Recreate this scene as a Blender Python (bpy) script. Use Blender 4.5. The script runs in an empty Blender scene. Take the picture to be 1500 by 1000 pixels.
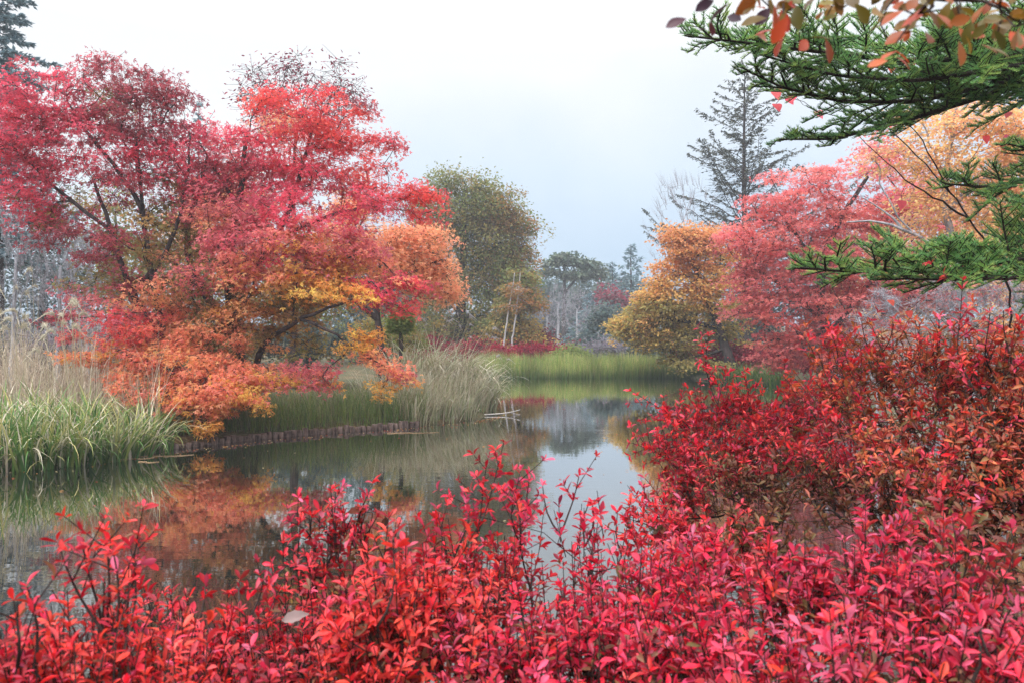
import bpy, math, random
import numpy as np

# ------------------------------------------------------------------ camera, sky, sun, exposure
SC = bpy.context.scene
COL = SC.collection
F = 1500 * 28 / 36.0          # focal length in photo pixels
CAMZ = 2.1
HZ = 490.0                    # horizon row in the photograph

cam_d = bpy.data.cameras.new("camera")
cam = bpy.data.objects.new("camera", cam_d)
COL.objects.link(cam)
cam.location = (0, 0, CAMZ)
cam.rotation_euler = (math.radians(90) - math.atan(10 / F), 0, 0)
cam_d.lens = 28
cam_d.sensor_width = 36
cam_d.clip_start = 0.05
cam_d.clip_end = 3000
cam_d.dof.use_dof = True
cam_d.dof.focus_distance = 11.0
cam_d.dof.aperture_fstop = 8.0
SC.camera = cam

SUN_EL, SUN_AZ = math.radians(48), math.radians(215)     # azimuth clockwise from +Y
world = bpy.data.worlds.new("World")
SC.world = world
world.use_nodes = True
nt = world.node_tree
nt.nodes.clear()


def N(t, kind, **kw):
    n = t.nodes.new(kind)
    for k, v in kw.items():
        setattr(n, k, v)
    return n


def mathn(t, op, a, b=None, clamp=False):
    n = N(t, 'ShaderNodeMath', operation=op, use_clamp=clamp)
    for i, v in enumerate((a, b)):
        if v is None:
            continue
        if isinstance(v, (int, float)):
            n.inputs[i].default_value = v
        else:
            t.links.new(v, n.inputs[i])
    return n.outputs[0]


sky = N(nt, 'ShaderNodeTexSky', sky_type='NISHITA', sun_disc=False)
sky.sun_elevation = SUN_EL
sky.sun_rotation = SUN_AZ
tc = N(nt, 'ShaderNodeTexCoord')
sx = N(nt, 'ShaderNodeSeparateXYZ')
nt.links.new(tc.outputs['Generated'], sx.inputs[0])
nz = N(nt, 'ShaderNodeTexNoise')
nz.inputs['Scale'].default_value = 3.0
nz.inputs['Detail'].default_value = 4
nt.links.new(tc.outputs['Generated'], nz.inputs['Vector'])
h = mathn(nt, 'MULTIPLY', sx.outputs['Z'], 3.1)
h = mathn(nt, 'SUBTRACT', h, mathn(nt, 'MULTIPLY', sx.outputs['X'], 0.30))
h = mathn(nt, 'ADD', h, mathn(nt, 'MULTIPLY', mathn(nt, 'SUBTRACT', nz.outputs[0], 0.5), 0.8))
ramp = N(nt, 'ShaderNodeValToRGB')
ramp.color_ramp.elements[0].position = 0.18
ramp.color_ramp.elements[0].color = (0.48, 0.63, 0.82, 1)
ramp.color_ramp.elements[1].position = 0.95
ramp.color_ramp.elements[1].color = (0.98, 0.99, 1.0, 1)
e = ramp.color_ramp.elements.new(0.55)
e.color = (0.70, 0.81, 0.93, 1)
nt.links.new(h, ramp.inputs[0])
bg1 = N(nt, 'ShaderNodeBackground')
bg1.inputs['Strength'].default_value = 0.08
nt.links.new(sky.outputs[0], bg1.inputs[0])
bg2 = N(nt, 'ShaderNodeBackground')
nt.links.new(mathn(nt, 'ADD', 0.49, mathn(nt, 'MULTIPLY', mathn(nt, 'SUBTRACT', sx.outputs['Z'], 0.33, True), 2.2)), bg2.inputs['Strength'])   # overcast: brighter overhead
nt.links.new(ramp.outputs[0], bg2.inputs[0])
mx = N(nt, 'ShaderNodeMixShader')
mx.inputs[0].default_value = 0.9      # closed cloud deck over the clear sky
nt.links.new(bg1.outputs[0], mx.inputs[1])
nt.links.new(bg2.outputs[0], mx.inputs[2])
wo = N(nt, 'ShaderNodeOutputWorld')
nt.links.new(mx.outputs[0], wo.inputs['Surface'])

sun_d = bpy.data.lights.new("sun", 'SUN')
sun_d.energy = 1.3
sun_d.angle = math.radians(25)
sun_d.color = (1.0, 0.96, 0.91)
sun = bpy.data.objects.new("sun", sun_d)
COL.objects.link(sun)
sun.rotation_euler = (math.pi / 2 - SUN_EL, 0, math.pi - SUN_AZ)

SC.view_settings.view_transform = 'Standard'
SC.view_settings.look = 'None'
SC.view_settings.gamma = 1
SC.view_settings.exposure = 1.15
SC.cycles.use_denoising = True
SC.cycles.denoising_prefilter = 'NONE'
SC.cycles.max_bounces = 7
SC.cycles.diffuse_bounces = 4
SC.cycles.glossy_bounces = 3
SC.cycles.transmission_bounces = 4
SC.cycles.volume_bounces = 0
SC.cycles.transparent_max_bounces = 4
SC.cycles.caustics_reflective = False
SC.cycles.caustics_refractive = False
SC.cycles.sample_clamp_indirect = 6

# ------------------------------------------------------------------ helpers
rng = np.random.default_rng(11)


def W(px, py, Y):
    """photo measurement at depth Y -> metres"""
    return np.array(((px - 750) / F * Y, Y, CAMZ - (py - HZ) / F * Y))


def lin(c):
    c = np.asarray(c, float) / 255.0
    return np.where(c <= 0.04045, c / 12.92, ((c + 0.055) / 1.055) ** 2.4)


def unit(v):
    return v / np.maximum(np.linalg.norm(v, axis=-1, keepdims=True), 1e-9)


class Acc:
    """collects geometry; build() links it as one mesh object"""
    def __init__(s):
        s.v, s.f3, s.f4, s.c, s.n = [], [], [], [], 0

    def add(s, v, f3=None, f4=None, c=None):
        v = np.asarray(v, np.float32).reshape(-1, 3)
        s.v.append(v)
        if c is None:
            c = (0.5, 0.5, 0.5)
        c = np.asarray(c, np.float32)
        if c.ndim == 1:
            c = np.broadcast_to(c, v.shape)
        s.c.append(c.astype(np.float32))
        if f3 is not None and len(f3):
            s.f3.append(np.asarray(f3, np.int64).reshape(-1, 3) + s.n)
        if f4 is not None and len(f4):
            s.f4.append(np.asarray(f4, np.int64).reshape(-1, 4) + s.n)
        s.n += len(v)

    def build(s, name, mat, parent=None, smooth=False, origin=None):
        me = bpy.data.meshes.new(name)
        v = np.concatenate(s.v)
        if origin is not None:
            v = v - np.asarray(origin, np.float32)
        f3 = np.concatenate(s.f3) if s.f3 else np.zeros((0, 3), np.int64)
        f4 = np.concatenate(s.f4) if s.f4 else np.zeros((0, 4), np.int64)
        me.vertices.add(len(v))
        me.vertices.foreach_set('co', v.ravel())
        nl = f3.size + f4.size
        me.loops.add(nl)
        me.loops.foreach_set('vertex_index', np.concatenate((f3.ravel(), f4.ravel())).astype(np.int32))
        npoly = len(f3) + len(f4)
        me.polygons.add(npoly)
        st = np.concatenate((np.arange(len(f3)) * 3, f3.size + np.arange(len(f4)) * 4)).astype(np.int32)
        me.polygons.foreach_set('loop_start', st)
        me.update(calc_edges=True)
        if smooth:
            me.polygons.foreach_set('use_smooth', np.ones(npoly, bool))
        at = me.color_attributes.new('col', 'FLOAT_COLOR', 'POINT')
        c = np.concatenate(s.c)
        at.data.foreach_set('color', np.concatenate((c, np.ones((len(c), 1), np.float32)), 1).ravel())
        me.validate()
        if mat:
            me.materials.append(mat)
        o = bpy.data.objects.new(name, me)
        COL.objects.link(o)
        if parent is not None:
            o.parent = parent
        elif origin is not None:
            o.location = origin
        return o


def tag(o, label=None, cat=None, group=None, kind=None):
    if label: o['label'] = label
    if cat: o['category'] = cat
    if group: o['group'] = group
    if kind: o['kind'] = kind
    return o


def thing(name, label, cat, loc, group=None):
    o = bpy.data.objects.new(name, None)
    o.empty_display_size = 0.2
    COL.objects.link(o)
    o.location = loc
    return tag(o, label, cat, group)


# leaf templates: x = width, y = length, z = normal
def kite(w=0.6):
    return (np.array([(0, 0, 0), (w / 2, .45, .06), (0, 1, -.08), (-w / 2, .45, .06)], float),
            None, [(0, 1, 2, 3)])


def tri3():
    v, f = [], []
    for a, l in ((0, 1.0), (55, .85), (-55, .85)):
        a = math.radians(a)
        b = len(v)
        for x, y, z in ((0, 0, 0), (.17, .5, .02), (0, 1, -.1), (-.17, .5, .02)):
            x, y = x * l, y * l
            v.append((x * math.cos(a) + y * math.sin(a), y * math.cos(a) - x * math.sin(a), z))
        f.append((b, b + 1, b + 2, b + 3))
    return np.array(v), None, f


def ovate(w=0.42, fold=0.10, curl=-0.12, rows=((0.0, 0.0), (.2, .5), (.42, .86), (.62, 1.0), (.8, .78), (.93, .36))):
    v, f3, f4 = [(0, 0, 0)], [], []
    for y, r in rows[1:]:
        r *= w * .5
        z = curl * y * y
        v += [(-r, y, z + fold * r / (w * .5)), (0, y, z), (r, y, z + fold * r / (w * .5))]
    v.append((0, 1, curl))
    f3 += [(0, 2, 1), (0, 3, 2)]
    n = len(rows) - 1
    for k in range(n - 1):
        o = 1 + 3 * k
        f4 += [(o, o + 1, o + 4, o + 3), (o + 1, o + 2, o + 5, o + 4)]
    o = 1 + 3 * (n - 1)
    f3 += [(o, o + 1, o + 3), (o + 1, o + 2, o + 3)]
    return (np.array(v, float), f3, f4)


def needle():
    return (np.array([(-.06, 0, 0), (.06, 0, 0), (0.02, 1, 0), (-0.02, 1, 0)], float), None, [(0, 1, 2, 3)])


def inst(acc, tmpl, pos, nor, fwd, size, col, wid=None):
    tv, t3, t4 = tmpl
    n, k = len(pos), len(tv)
    nor = unit(nor)
    r = unit(np.cross(fwd, nor))
    f = np.cross(nor, r)
    size = np.broadcast_to(np.asarray(size, float), (n,))
    ws = size if wid is None else np.broadcast_to(np.asarray(wid, float), (n,))
    v = (pos[:, None, :] + r[:, None, :] * (tv[None, :, 0:1] * ws[:, None, None])
         + f[:, None, :] * (tv[None, :, 1:2] * size[:, None, None])
         + nor[:, None, :] * (tv[None, :, 2:3] * size[:, None, None]))
    off = (np.arange(n) * k)[:, None, None]
    acc.add(v, None if t3 is None else (np.array(t3)[None] + off).reshape(-1, 3),
            None if t4 is None else (np.array(t4)[None] + off).reshape(-1, 4), np.repeat(col, k, 0))


def sticks(acc, p0, p1, r0, r1, col=(.1, .08, .07)):
    """straight three-sided twigs"""
    p0, p1 = np.asarray(p0, float), np.asarray(p1, float)
    n = len(p0)
    d = unit(p1 - p0)
    a = unit(np.cross(d, rng.normal(size=(n, 3))))
    b = np.cross(d, a)
    r0 = np.broadcast_to(np.asarray(r0, float), (n,))[:, None]
    r1 = np.broadcast_to(np.asarray(r1, float), (n,))[:, None]
    vs = []
    for p, r in ((p0, r0), (p1, r1)):
        for k in range(3):
            t = k * 2.0944
            vs.append(p + r * (a * math.cos(t) + b * math.sin(t)))
    v = np.stack(vs, 1)
    q = np.array([(0, 1, 4, 3), (1, 2, 5, 4), (2, 0, 3, 5)])
    col = np.asarray(col)
    acc.add(v, None, (q[None] + (np.arange(n) * 6)[:, None, None]).reshape(-1, 4),
            col if col.ndim == 1 else np.repeat(col, 6, 0))


def tube(acc, P, R, sides=6, col=(.1, .08, .07), cap=True, rough=0.0):
    P = np.asarray(P, float)
    m = len(P)
    if m < 2:
        return
    T = unit(np.gradient(P, axis=0))
    ref = np.array((0.13, 0.21, 0.97)) if abs(T[0, 2]) < .9 else np.array((1., 0.1, 0.))
    a = unit(np.cross(T, ref))
    b = np.cross(T, a)
    th = np.arange(sides) * 2 * math.pi / sides
    R = np.asarray(R, float)[:, None, None] * (1 + rough * rng.normal(size=(m, sides, 1)))
    v = P[:, None, :] + R * (a[:, None, :] * np.cos(th)[None, :, None] + b[:, None, :] * np.sin(th)[None, :, None])
    i = np.arange(m - 1)[:, None] * sides
    k = np.arange(sides)[None]
    k2 = (k + 1) % sides
    q = np.stack((i + k, i + k2, i + sides + k2, i + sides + k), -1).reshape(-1, 4)
    acc.add(v, None, q, col)
    if cap:
        top = (m - 1) * sides
        acc.add(np.concatenate((v[-1], P[-1:])), [(j, (j + 1) % sides, sides) for j in range(sides)], None, col)


def resample(P, seg):
    P = np.asarray(P, float)
    d = np.r_[0, np.cumsum(np.linalg.norm(np.diff(P, axis=0), axis=1))]
    n = max(2, int(d[-1] / seg) + 1)
    t = np.linspace(0, d[-1], n)
    # smooth by cosine-free Catmull-like blend of linear interpolation
    Q = np.stack([np.interp(t, d, P[:, k]) for k in range(3)], 1)
    for _ in range(2):
        Q[1:-1] = (Q[:-2] + 2 * Q[1:-1] + Q[2:]) / 4
    return Q


class Skel:
    """branch skeleton: trunks first, then every target is joined to the cheapest node"""
    def __init__(s, cap=60000):
        s.p = np.zeros((cap, 3)); s.par = np.full(cap, -1); s.len = np.zeros(cap)
        s.dir = np.zeros((cap, 3)); s.rmin = np.zeros(cap); s.n = 0

    def node(s, p, par, rmin=0.0):
        i = s.n
        s.p[i] = p; s.par[i] = par; s.rmin[i] = rmin
        if par >= 0:
            d = p - s.p[par]
            l = np.linalg.norm(d)
            s.len[i] = s.len[par] + l
            s.dir[i] = d / max(l, 1e-9)
        else:
            s.dir[i] = (0, 0, 1)
        s.n += 1
        return i

    def trunk(s, P, r0, r1, seg=0.2, par=None, wob=0.0):
        Q = resample(P, seg)
        if par is not None:
            j = int(np.argmin(np.linalg.norm(s.p[:s.n] - Q[0], axis=1)))
            par = j
        else:
            par = -1
        for k, q in enumerate(Q):
            t = k / max(1, len(Q) - 1)
            if wob and 0 < k < len(Q) - 1:
                q = q + rng.normal(size=3) * wob
            par = s.node(q, par, r0 + (r1 - r0) * t)

    def grow(s, T, seg=0.2, wob=0.03, lenw=0.35, back=0.5, up=0.15):
        T = np.asarray(T, float)
        base = s.p[:s.n].copy()
        dmin = np.array([np.min(np.linalg.norm(base - t, axis=1)) for t in T])
        tips = []
        for ti in np.argsort(dmin):
            t = T[ti]
            d = t - s.p[:s.n]
            l = np.linalg.norm(d, axis=1)
            cosv = (d * s.dir[:s.n]).sum(1) / np.maximum(l, 1e-6)
            cost = l * (1 + back * (1 - cosv)) + lenw * s.len[:s.n] * 0.35 + np.maximum(0, -d[:, 2]) * 0.25
            i = int(np.argmin(cost))
            L = l[i]
            n = max(2, int(L / seg) + 1)
            p0 = s.p[i]
            c = p0 + s.dir[i] * L * 0.35 + np.array((0, 0, up)) * L * 0.5 * rng.random() + rng.normal(size=3) * L * 0.06
            par = i
            for k in range(1, n + 1):
                u = k / n
                q = p0 * (1 - u) ** 2 + 2 * c * u * (1 - u) + t * u * u
                if k < n:
                    q = q + rng.normal(size=3) * wob
                par = s.node(q, par)
            tips.append(par)
        return tips

    def mesh(s, acc, rtip=0.004, expo=0.45, sides=5, rmax=9, col=(.1, .08, .07), colfn=None):
        n = s.n
        cnt = np.zeros(n)
        haschild = np.zeros(n, bool)
        haschild[s.par[:n][s.par[:n] >= 0]] = True
        cnt[~haschild] = 1
        for i in range(n - 1, -1, -1):
            if s.par[i] >= 0:
                cnt[s.par[i]] += cnt[i]
        r = np.maximum(np.minimum(rtip * np.maximum(cnt, 1) ** expo, rmax), s.rmin[:n])
        kids = [[] for _ in range(n)]
        for i in range(n):
            if s.par[i] >= 0:
                kids[s.par[i]].append(i)
        roots = [i for i in range(n) if s.par[i] < 0]
        stack = [(x, -1) for x in roots]
        while stack:
            i, frm = stack.pop()
            chain = [] if frm < 0 else [frm]
            while True:
                chain.append(i)
                if not kids[i]:
                    break
                ks = sorted(kids[i], key=lambda k: -r[k])
                for k in ks[1:]:
                    stack.append((k, i))
                i = ks[0]
            P = s.p[chain]
            R = r[chain].copy()
            if frm >= 0:
                R[0] = min(R[0], R[1] * 1.15)
            big = R.max()
            sd = sides + (3 if big > 0.05 else 0) if big > 0.012 else max(3, sides - 2)
            tube(acc, P, R, sd, col if colfn is None else colfn(big), cap=True, rough=0.05 if big > .04 else 0)


# ------------------------------------------------------------------ materials (all procedural)
def mat(name):
    m = bpy.data.materials.new(name)
    m.use_nodes = True
    t = m.node_tree
    t.nodes.clear()
    out = N(t, 'ShaderNodeOutputMaterial')
    return m, t, out


def leaf_mat(name, rough=0.5, trans=0.35, spec=0.4):
    m, t, out = mat(name)
    a = N(t, 'ShaderNodeAttribute', attribute_name='col')
    tcn = N(t, 'ShaderNodeTexCoord')
    n1 = N(t, 'ShaderNodeTexNoise')
    n1.inputs['Scale'].default_value = 60
    t.links.new(tcn.outputs['Object'], n1.inputs['Vector'])
    hs = N(t, 'ShaderNodeHueSaturation')
    t.links.new(a.outputs['Color'], hs.inputs['Color'])
    t.links.new(mathn(t, 'ADD', mathn(t, 'MULTIPLY', n1.outputs[0], 0.5), 0.75), hs.inputs['Value'])
    p = N(t, 'ShaderNodeBsdfPrincipled')
    p.inputs['Roughness'].default_value = rough
    p.inputs['Specular IOR Level'].default_value = spec
    t.links.new(hs.outputs[0], p.inputs['Base Color'])
    tr = N(t, 'ShaderNodeBsdfTranslucent')
    t.links.new(hs.outputs[0], tr.inputs['Color'])
    mxs = N(t, 'ShaderNodeMixShader')
    mxs.inputs[0].default_value = trans
    t.links.new(p.outputs[0], mxs.inputs[1])
    t.links.new(tr.outputs[0], mxs.inputs[2])
    t.links.new(mxs.outputs[0], out.inputs['Surface'])
    return m


def bark_mat(name, c1, c2, scale=9, c3=None):
    m, t, out = mat(name)
    tcn = N(t, 'ShaderNodeTexCoord')
    mp = N(t, 'ShaderNodeMapping')
    mp.inputs['Scale'].default_value = (1, 1, 0.35)
    t.links.new(tcn.outputs['Object'], mp.inputs[0])
    n1 = N(t, 'ShaderNodeTexNoise')
    n1.inputs['Scale'].default_value = scale
    n1.inputs['Detail'].default_value = 8
    n1.inputs['Roughness'].default_value = 0.7
    t.links.new(mp.outputs[0], n1.inputs['Vector'])
    r = N(t, 'ShaderNodeValToRGB')
    r.color_ramp.elements[0].position = 0.36
    r.color_ramp.elements[0].color = (*lin(c1), 1)
    r.color_ramp.elements[1].position = 0.66
    r.color_ramp.elements[1].color = (*lin(c2), 1)
    t.links.new(n1.outputs[0], r.inputs[0])
    p = N(t, 'ShaderNodeBsdfPrincipled')
    p.inputs['Roughness'].default_value = 0.9
    p.inputs['Specular IOR Level'].default_value = 0.15
    t.links.new(r.outputs[0], p.inputs['Base Color'])
    b = N(t, 'ShaderNodeBump')
    b.inputs['Strength'].default_value = 0.7
    b.inputs['Distance'].default_value = 0.03
    t.links.new(n1.outputs[0], b.inputs['Height'])
    t.links.new(b.outputs[0], p.inputs['Normal'])
    t.links.new(p.outputs[0], out.inputs['Surface'])
    return m


M_LEAF = leaf_mat("maple_leaf", 0.6, 0.58, 0.2)
M_SHRUB = leaf_mat("shrub_leaf", 0.42, 0.36, 0.42)
M_GRASS = leaf_mat("grass_blade", 0.5, 0.25, 0.35)
M_NEEDLE = leaf_mat("conifer_needle", 0.5, 0.32, 0.35)
M_TWIG = leaf_mat("twig_bark", 0.85, 0.0, 0.15)
M_BARK = bark_mat("maple_bark", (34, 28, 30), (88, 78, 78))
M_BARKD = bark_mat("dark_bark", (32, 24, 24), (78, 66, 64), 14)
M_BARKG = bark_mat("grey_bark", (118, 118, 126), (190, 190, 198), 12)
M_BARKW = bark_mat("birch_bark", (120, 116, 116), (205, 202, 204), 7)
M_LOG = bark_mat("weathered_log", (62, 50, 48), (142, 122, 114), 14)
M_WALL = bark_mat("house_wall", (84, 76, 70), (112, 104, 96), 4)
M_ROOF = bark_mat("house_roof", (122, 130, 138), (168, 176, 184), 5)


def ground_mat():
    m, t, out = mat("leaf_litter_ground")
    tcn = N(t, 'ShaderNodeTexCoord')
    n1 = N(t, 'ShaderNodeTexNoise'); n1.inputs['Scale'].default_value = 0.5; n1.inputs['Detail'].default_value = 6
    n2 = N(t, 'ShaderNodeTexVoronoi'); n2.inputs['Scale'].default_value = 14
    t.links.new(tcn.outputs['Object'], n1.inputs['Vector'])
    t.links.new(tcn.outputs['Object'], n2.inputs['Vector'])
    r = N(t, 'ShaderNodeValToRGB')
    r.color_ramp.elements[0].position = 0.35; r.color_ramp.elements[0].color = (*lin((62, 66, 38)), 1)
    r.color_ramp.elements[1].position = 0.65; r.color_ramp.elements[1].color = (*lin((104, 84, 58)), 1)
    t.links.new(n1.outputs[0], r.inputs[0])
    hs = N(t, 'ShaderNodeHueSaturation')
    t.links.new(r.outputs[0], hs.inputs['Color'])
    t.links.new(mathn(t, 'ADD', mathn(t, 'MULTIPLY', n2.outputs['Distance'], 0.9), 0.5), hs.inputs['Value'])
    p = N(t, 'ShaderNodeBsdfPrincipled'); p.inputs['Roughness'].default_value = 0.95
    t.links.new(hs.outputs[0], p.inputs['Base Color'])
    b = N(t, 'ShaderNodeBump'); b.inputs['Strength'].default_value = 0.6; b.inputs['Distance'].default_value = 0.05
    t.links.new(n2.outputs['Distance'], b.inputs['Height'])
    t.links.new(b.outputs[0], p.inputs['Normal'])
    t.links.new(p.outputs[0], out.inputs['Surface'])
    return m


def water_mat():
    m, t, out = mat("pond_water")
    tcn = N(t, 'ShaderNodeTexCoord')
    mp = N(t, 'ShaderNodeMapping'); mp.inputs['Scale'].default_value = (0.7, 2.2, 1)
    t.links.new(tcn.outputs['Object'], mp.inputs[0])
    n1 = N(t, 'ShaderNodeTexNoise'); n1.inputs['Scale'].default_value = 2.6; n1.inputs['Detail'].default_value = 3
    t.links.new(mp.outputs[0], n1.inputs['Vector'])
    n2 = N(t, 'ShaderNodeTexNoise'); n2.inputs['Scale'].default_value = 0.16; n2.inputs['Detail'].default_value = 2
    t.links.new(tcn.outputs['Object'], n2.inputs['Vector'])
    amp = mathn(t, 'ADD', mathn(t, 'POWER', mathn(t, 'MULTIPLY', n2.outputs[0], 1.5), 7.0), 0.08)
    hgt = mathn(t, 'MULTIPLY', n1.outputs[0], amp)
    b = N(t, 'ShaderNodeBump'); b.inputs['Strength'].default_value = 0.3; b.inputs['Distance'].default_value = 0.014
    t.links.new(hgt, b.inputs['Height'])
    p = N(t, 'ShaderNodeBsdfPrincipled')
    p.inputs['Base Color'].default_value = (0.012, 0.014, 0.011, 1)
    p.inputs['Roughness'].default_value = 0.02
    p.inputs['IOR'].default_value = 1.5
    p.inputs['Coat Weight'].default_value = 1.0
    p.inputs['Coat IOR'].default_value = 1.5
    p.inputs['Coat Roughness'].default_value = 0.02
    t.links.new(b.outputs[0], p.inputs['Coat Normal'])
    t.links.new(b.outputs[0], p.inputs['Normal'])
    t.links.new(p.outputs[0], out.inputs['Surface'])
    return m


# ------------------------------------------------------------------ terrain and pond
SHORE = np.array([(-30, 1.75), (2.4, 1.75), (3.0, 2.6), (4.3, 5), (7.5, 12), (9.5, 20), (11.6, 29), (11.2, 33), (9.6, 36.5),
                  (8.4, 38.7), (2, 39), (-1.4, 38.6), (-2.2, 35), (-2.3, 30), (-1.9, 25.5), (-0.75, 22.2), (-0.5, 20.9), (-1.0, 19.6), (-1.9, 18.6),
                  (-2.9, 17.9), (-4.9, 16.4), (-6.4, 14.4), (-7.2, 13.1), (-8.0, 12.4), (-10, 11.6), (-16, 10.5), (-30, 9.5)], float)


def shore_sd(x, y):
    """distance to the shoreline, positive on land"""
    p = np.stack((x, y), -1)
    A = SHORE
    B = np.roll(SHORE, -1, 0)
    best = np.full(x.shape, 1e9)
    inside = np.zeros(x.shape, bool)
    for a, b in zip(A, B):
        ab = b - a
        t = np.clip(((p - a) @ ab) / (ab @ ab), 0, 1)
        d = np.linalg.norm(p - (a + t[..., None] * ab), axis=-1)
        best = np.minimum(best, d)
        c = ((a[1] > y) != (b[1] > y)) & (x < (b[0] - a[0]) * (y - a[1]) / (b[1] - a[1] + 1e-12) + a[0])
        inside ^= c
    return np.where(inside, -best, best)


def ground_z(x, y):
    x, y = np.broadcast_arrays(np.asarray(x, float), np.asarray(y, float))
    d = shore_sd(x, y)
    land = 0.02 + 0.14 * np.clip(d / 0.3, 0, 1) + 0.40 * np.clip((d - .3) / 5, 0, 1)
    near = np.clip((3 - y) / 2.5, 0, 1)
    land = land + near * 0.2 * np.clip(d / 1.0, 0, 1)
    land = land + 3.0 * np.clip((y - 60) / 90, 0, 1) ** 1.3
    bump = 0.05 * np.sin(x * 1.7 + 1.3 * np.sin(y * .9)) * np.sin(y * 1.3 + x * .4)
    return np.where(d > 0, land + bump * np.clip(d / 2, 0, 1), np.maximum(-0.9, -0.1 + d * 0.5))


def axis_pts(lo, hi, step, far):
    a = list(np.arange(lo, hi + step, step))
    s = step
    x = hi
    while x < far:
        s *= 1.35
        x += s
        a.append(x)
    s, x = step, lo
    while x > -far:
        s *= 1.35
        x -= s
        a.insert(0, x)
    return np.array(a)


gx = axis_pts(-14, 14, 0.3, 900)
gy = axis_pts(-2, 45, 0.3, 900)
GX, GY = np.meshgrid(gx, gy)
GZ = ground_z(GX, GY)
acc = Acc()
nx = len(gx)
i = (np.arange(len(gy) - 1)[:, None] * nx + np.arange(nx - 1)[None]).ravel()
acc.add(np.stack((GX, GY, GZ), -1).reshape(-1, 3), None, np.stack((i, i + 1, i + nx + 1, i + nx), 1))
tag(acc.build("ground", ground_mat(), smooth=True), kind='structure')

acc = Acc()
acc.add([(-29.5, 1.0, 0), (14, 1.0, 0), (14, 42, 0), (-29.5, 42, 0)], None, [(0, 1, 2, 3)])
tag(acc.build("water", water_mat()), kind='structure')


# ------------------------------------------------------------------ palettes (sRGB)
PAL = dict(
    crimson=[(198, 40, 74), (214, 50, 82), (178, 38, 70), (222, 70, 98), (146, 40, 68)],
    red=[(206, 44, 52), (220, 66, 56), (178, 34, 50), (196, 48, 72), (228, 88, 70)],
    darkred=[(136, 40, 58), (160, 46, 62), (112, 38, 50), (176, 62, 76)],
    pinkred=[(198, 90, 104), (184, 74, 92), (212, 112, 116), (222, 124, 102), (164, 72, 86)],
    orange=[(226, 130, 94), (232, 146, 98), (216, 114, 90), (222, 120, 108), (226, 158, 96)],
    goldorange=[(230, 152, 88), (224, 134, 90), (232, 170, 92), (218, 120, 98)],
    gold=[(222, 162, 58), (232, 176, 66), (206, 140, 54), (196, 150, 62), (226, 128, 58)],
    olive=[(122, 112, 56), (142, 128, 60), (150, 106, 58), (104, 104, 54), (176, 132, 64)],
    peach=[(240, 146, 104), (246, 160, 118), (234, 130, 94), (242, 154, 106)],
    purple=[(126, 52, 72), (148, 62, 82), (104, 48, 62), (160, 80, 92)],
    oak=[(136, 138, 80), (120, 132, 76), (152, 144, 86), (170, 144, 86), (104, 120, 72), (162, 130, 82)],
    oakwarm=[(158, 124, 72), (172, 132, 76), (138, 116, 66), (182, 120, 80)],
    amber=[(200, 158, 78), (188, 148, 72), (170, 144, 72), (206, 144, 80), (212, 170, 88)],
    amberred=[(200, 134, 82), (208, 146, 84), (186, 124, 74), (196, 150, 80)],
    amberolive=[(142, 132, 66), (164, 144, 70), (126, 120, 62), (184, 154, 76)],
    pink=[(216, 112, 108), (206, 98, 100), (224, 128, 114), (194, 90, 96), (222, 124, 126)],
    pinkdk=[(182, 74, 84), (196, 86, 86), (164, 66, 78), (204, 104, 90)],
    apricot=[(232, 172, 116), (230, 184, 112), (222, 148, 112), (236, 164, 128), (218, 178, 108)],
    wine=[(150, 34, 60), (172, 40, 66), (128, 34, 56), (186, 52, 76)],
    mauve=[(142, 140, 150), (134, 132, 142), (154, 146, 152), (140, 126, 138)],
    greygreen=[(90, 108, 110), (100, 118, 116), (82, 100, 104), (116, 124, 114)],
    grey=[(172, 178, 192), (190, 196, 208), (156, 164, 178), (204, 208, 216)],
    pine=[(92, 112, 100), (104, 122, 104), (84, 102, 96), (122, 126, 104)],
    spruce=[(104, 130, 140), (118, 142, 152), (92, 118, 130), (132, 154, 160)],  # needle colours lightened, so part of the haze is painted in
    fir=[(104, 156, 92), (122, 172, 98), (152, 188, 102), (88, 138, 90), (178, 196, 108), (124, 166, 118)],
    larch=[(76, 84, 82), (92, 98, 86), (104, 100, 80), (66, 74, 76)],
    yellowgreen=[(134, 148, 84), (116, 138, 78), (150, 154, 92)],
    # foreground azalea-like shrubs
    scarlet=[(232, 44, 52), (222, 30, 50), (238, 66, 56), (206, 30, 56), (214, 60, 84), (180, 36, 52), (186, 96, 116), (116, 30, 42)],
    vermilion=[(234, 72, 54), (226, 54, 56), (240, 94, 62), (204, 48, 58), (214, 90, 96), (176, 72, 52)],
    ruby=[(214, 20, 54), (232, 32, 62), (188, 18, 52), (224, 60, 96), (206, 40, 80), (164, 24, 50), (184, 92, 122), (120, 26, 46)],
    rose=[(232, 72, 104), (226, 48, 78), (236, 104, 134), (238, 66, 72), (200, 60, 92), (190, 84, 110), (196, 112, 140), (140, 34, 58)],
    rust=[(214, 100, 62), (200, 74, 58), (228, 118, 66), (184, 66, 58), (152, 100, 62), (204, 84, 84), (140, 112, 62)],
    cherry=[(202, 34, 56), (216, 56, 62), (176, 34, 56), (196, 62, 88), (148, 48, 58), (222, 76, 58)],
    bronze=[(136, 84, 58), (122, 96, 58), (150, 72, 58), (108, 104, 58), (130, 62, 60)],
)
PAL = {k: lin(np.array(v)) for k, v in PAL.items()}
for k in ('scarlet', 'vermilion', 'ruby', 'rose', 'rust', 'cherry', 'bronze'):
    PAL[k] = PAL[k] * ((1.0, .72, .86) if k not in ('rust', 'bronze', 'cherry') else (.84, .78, .82))
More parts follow.
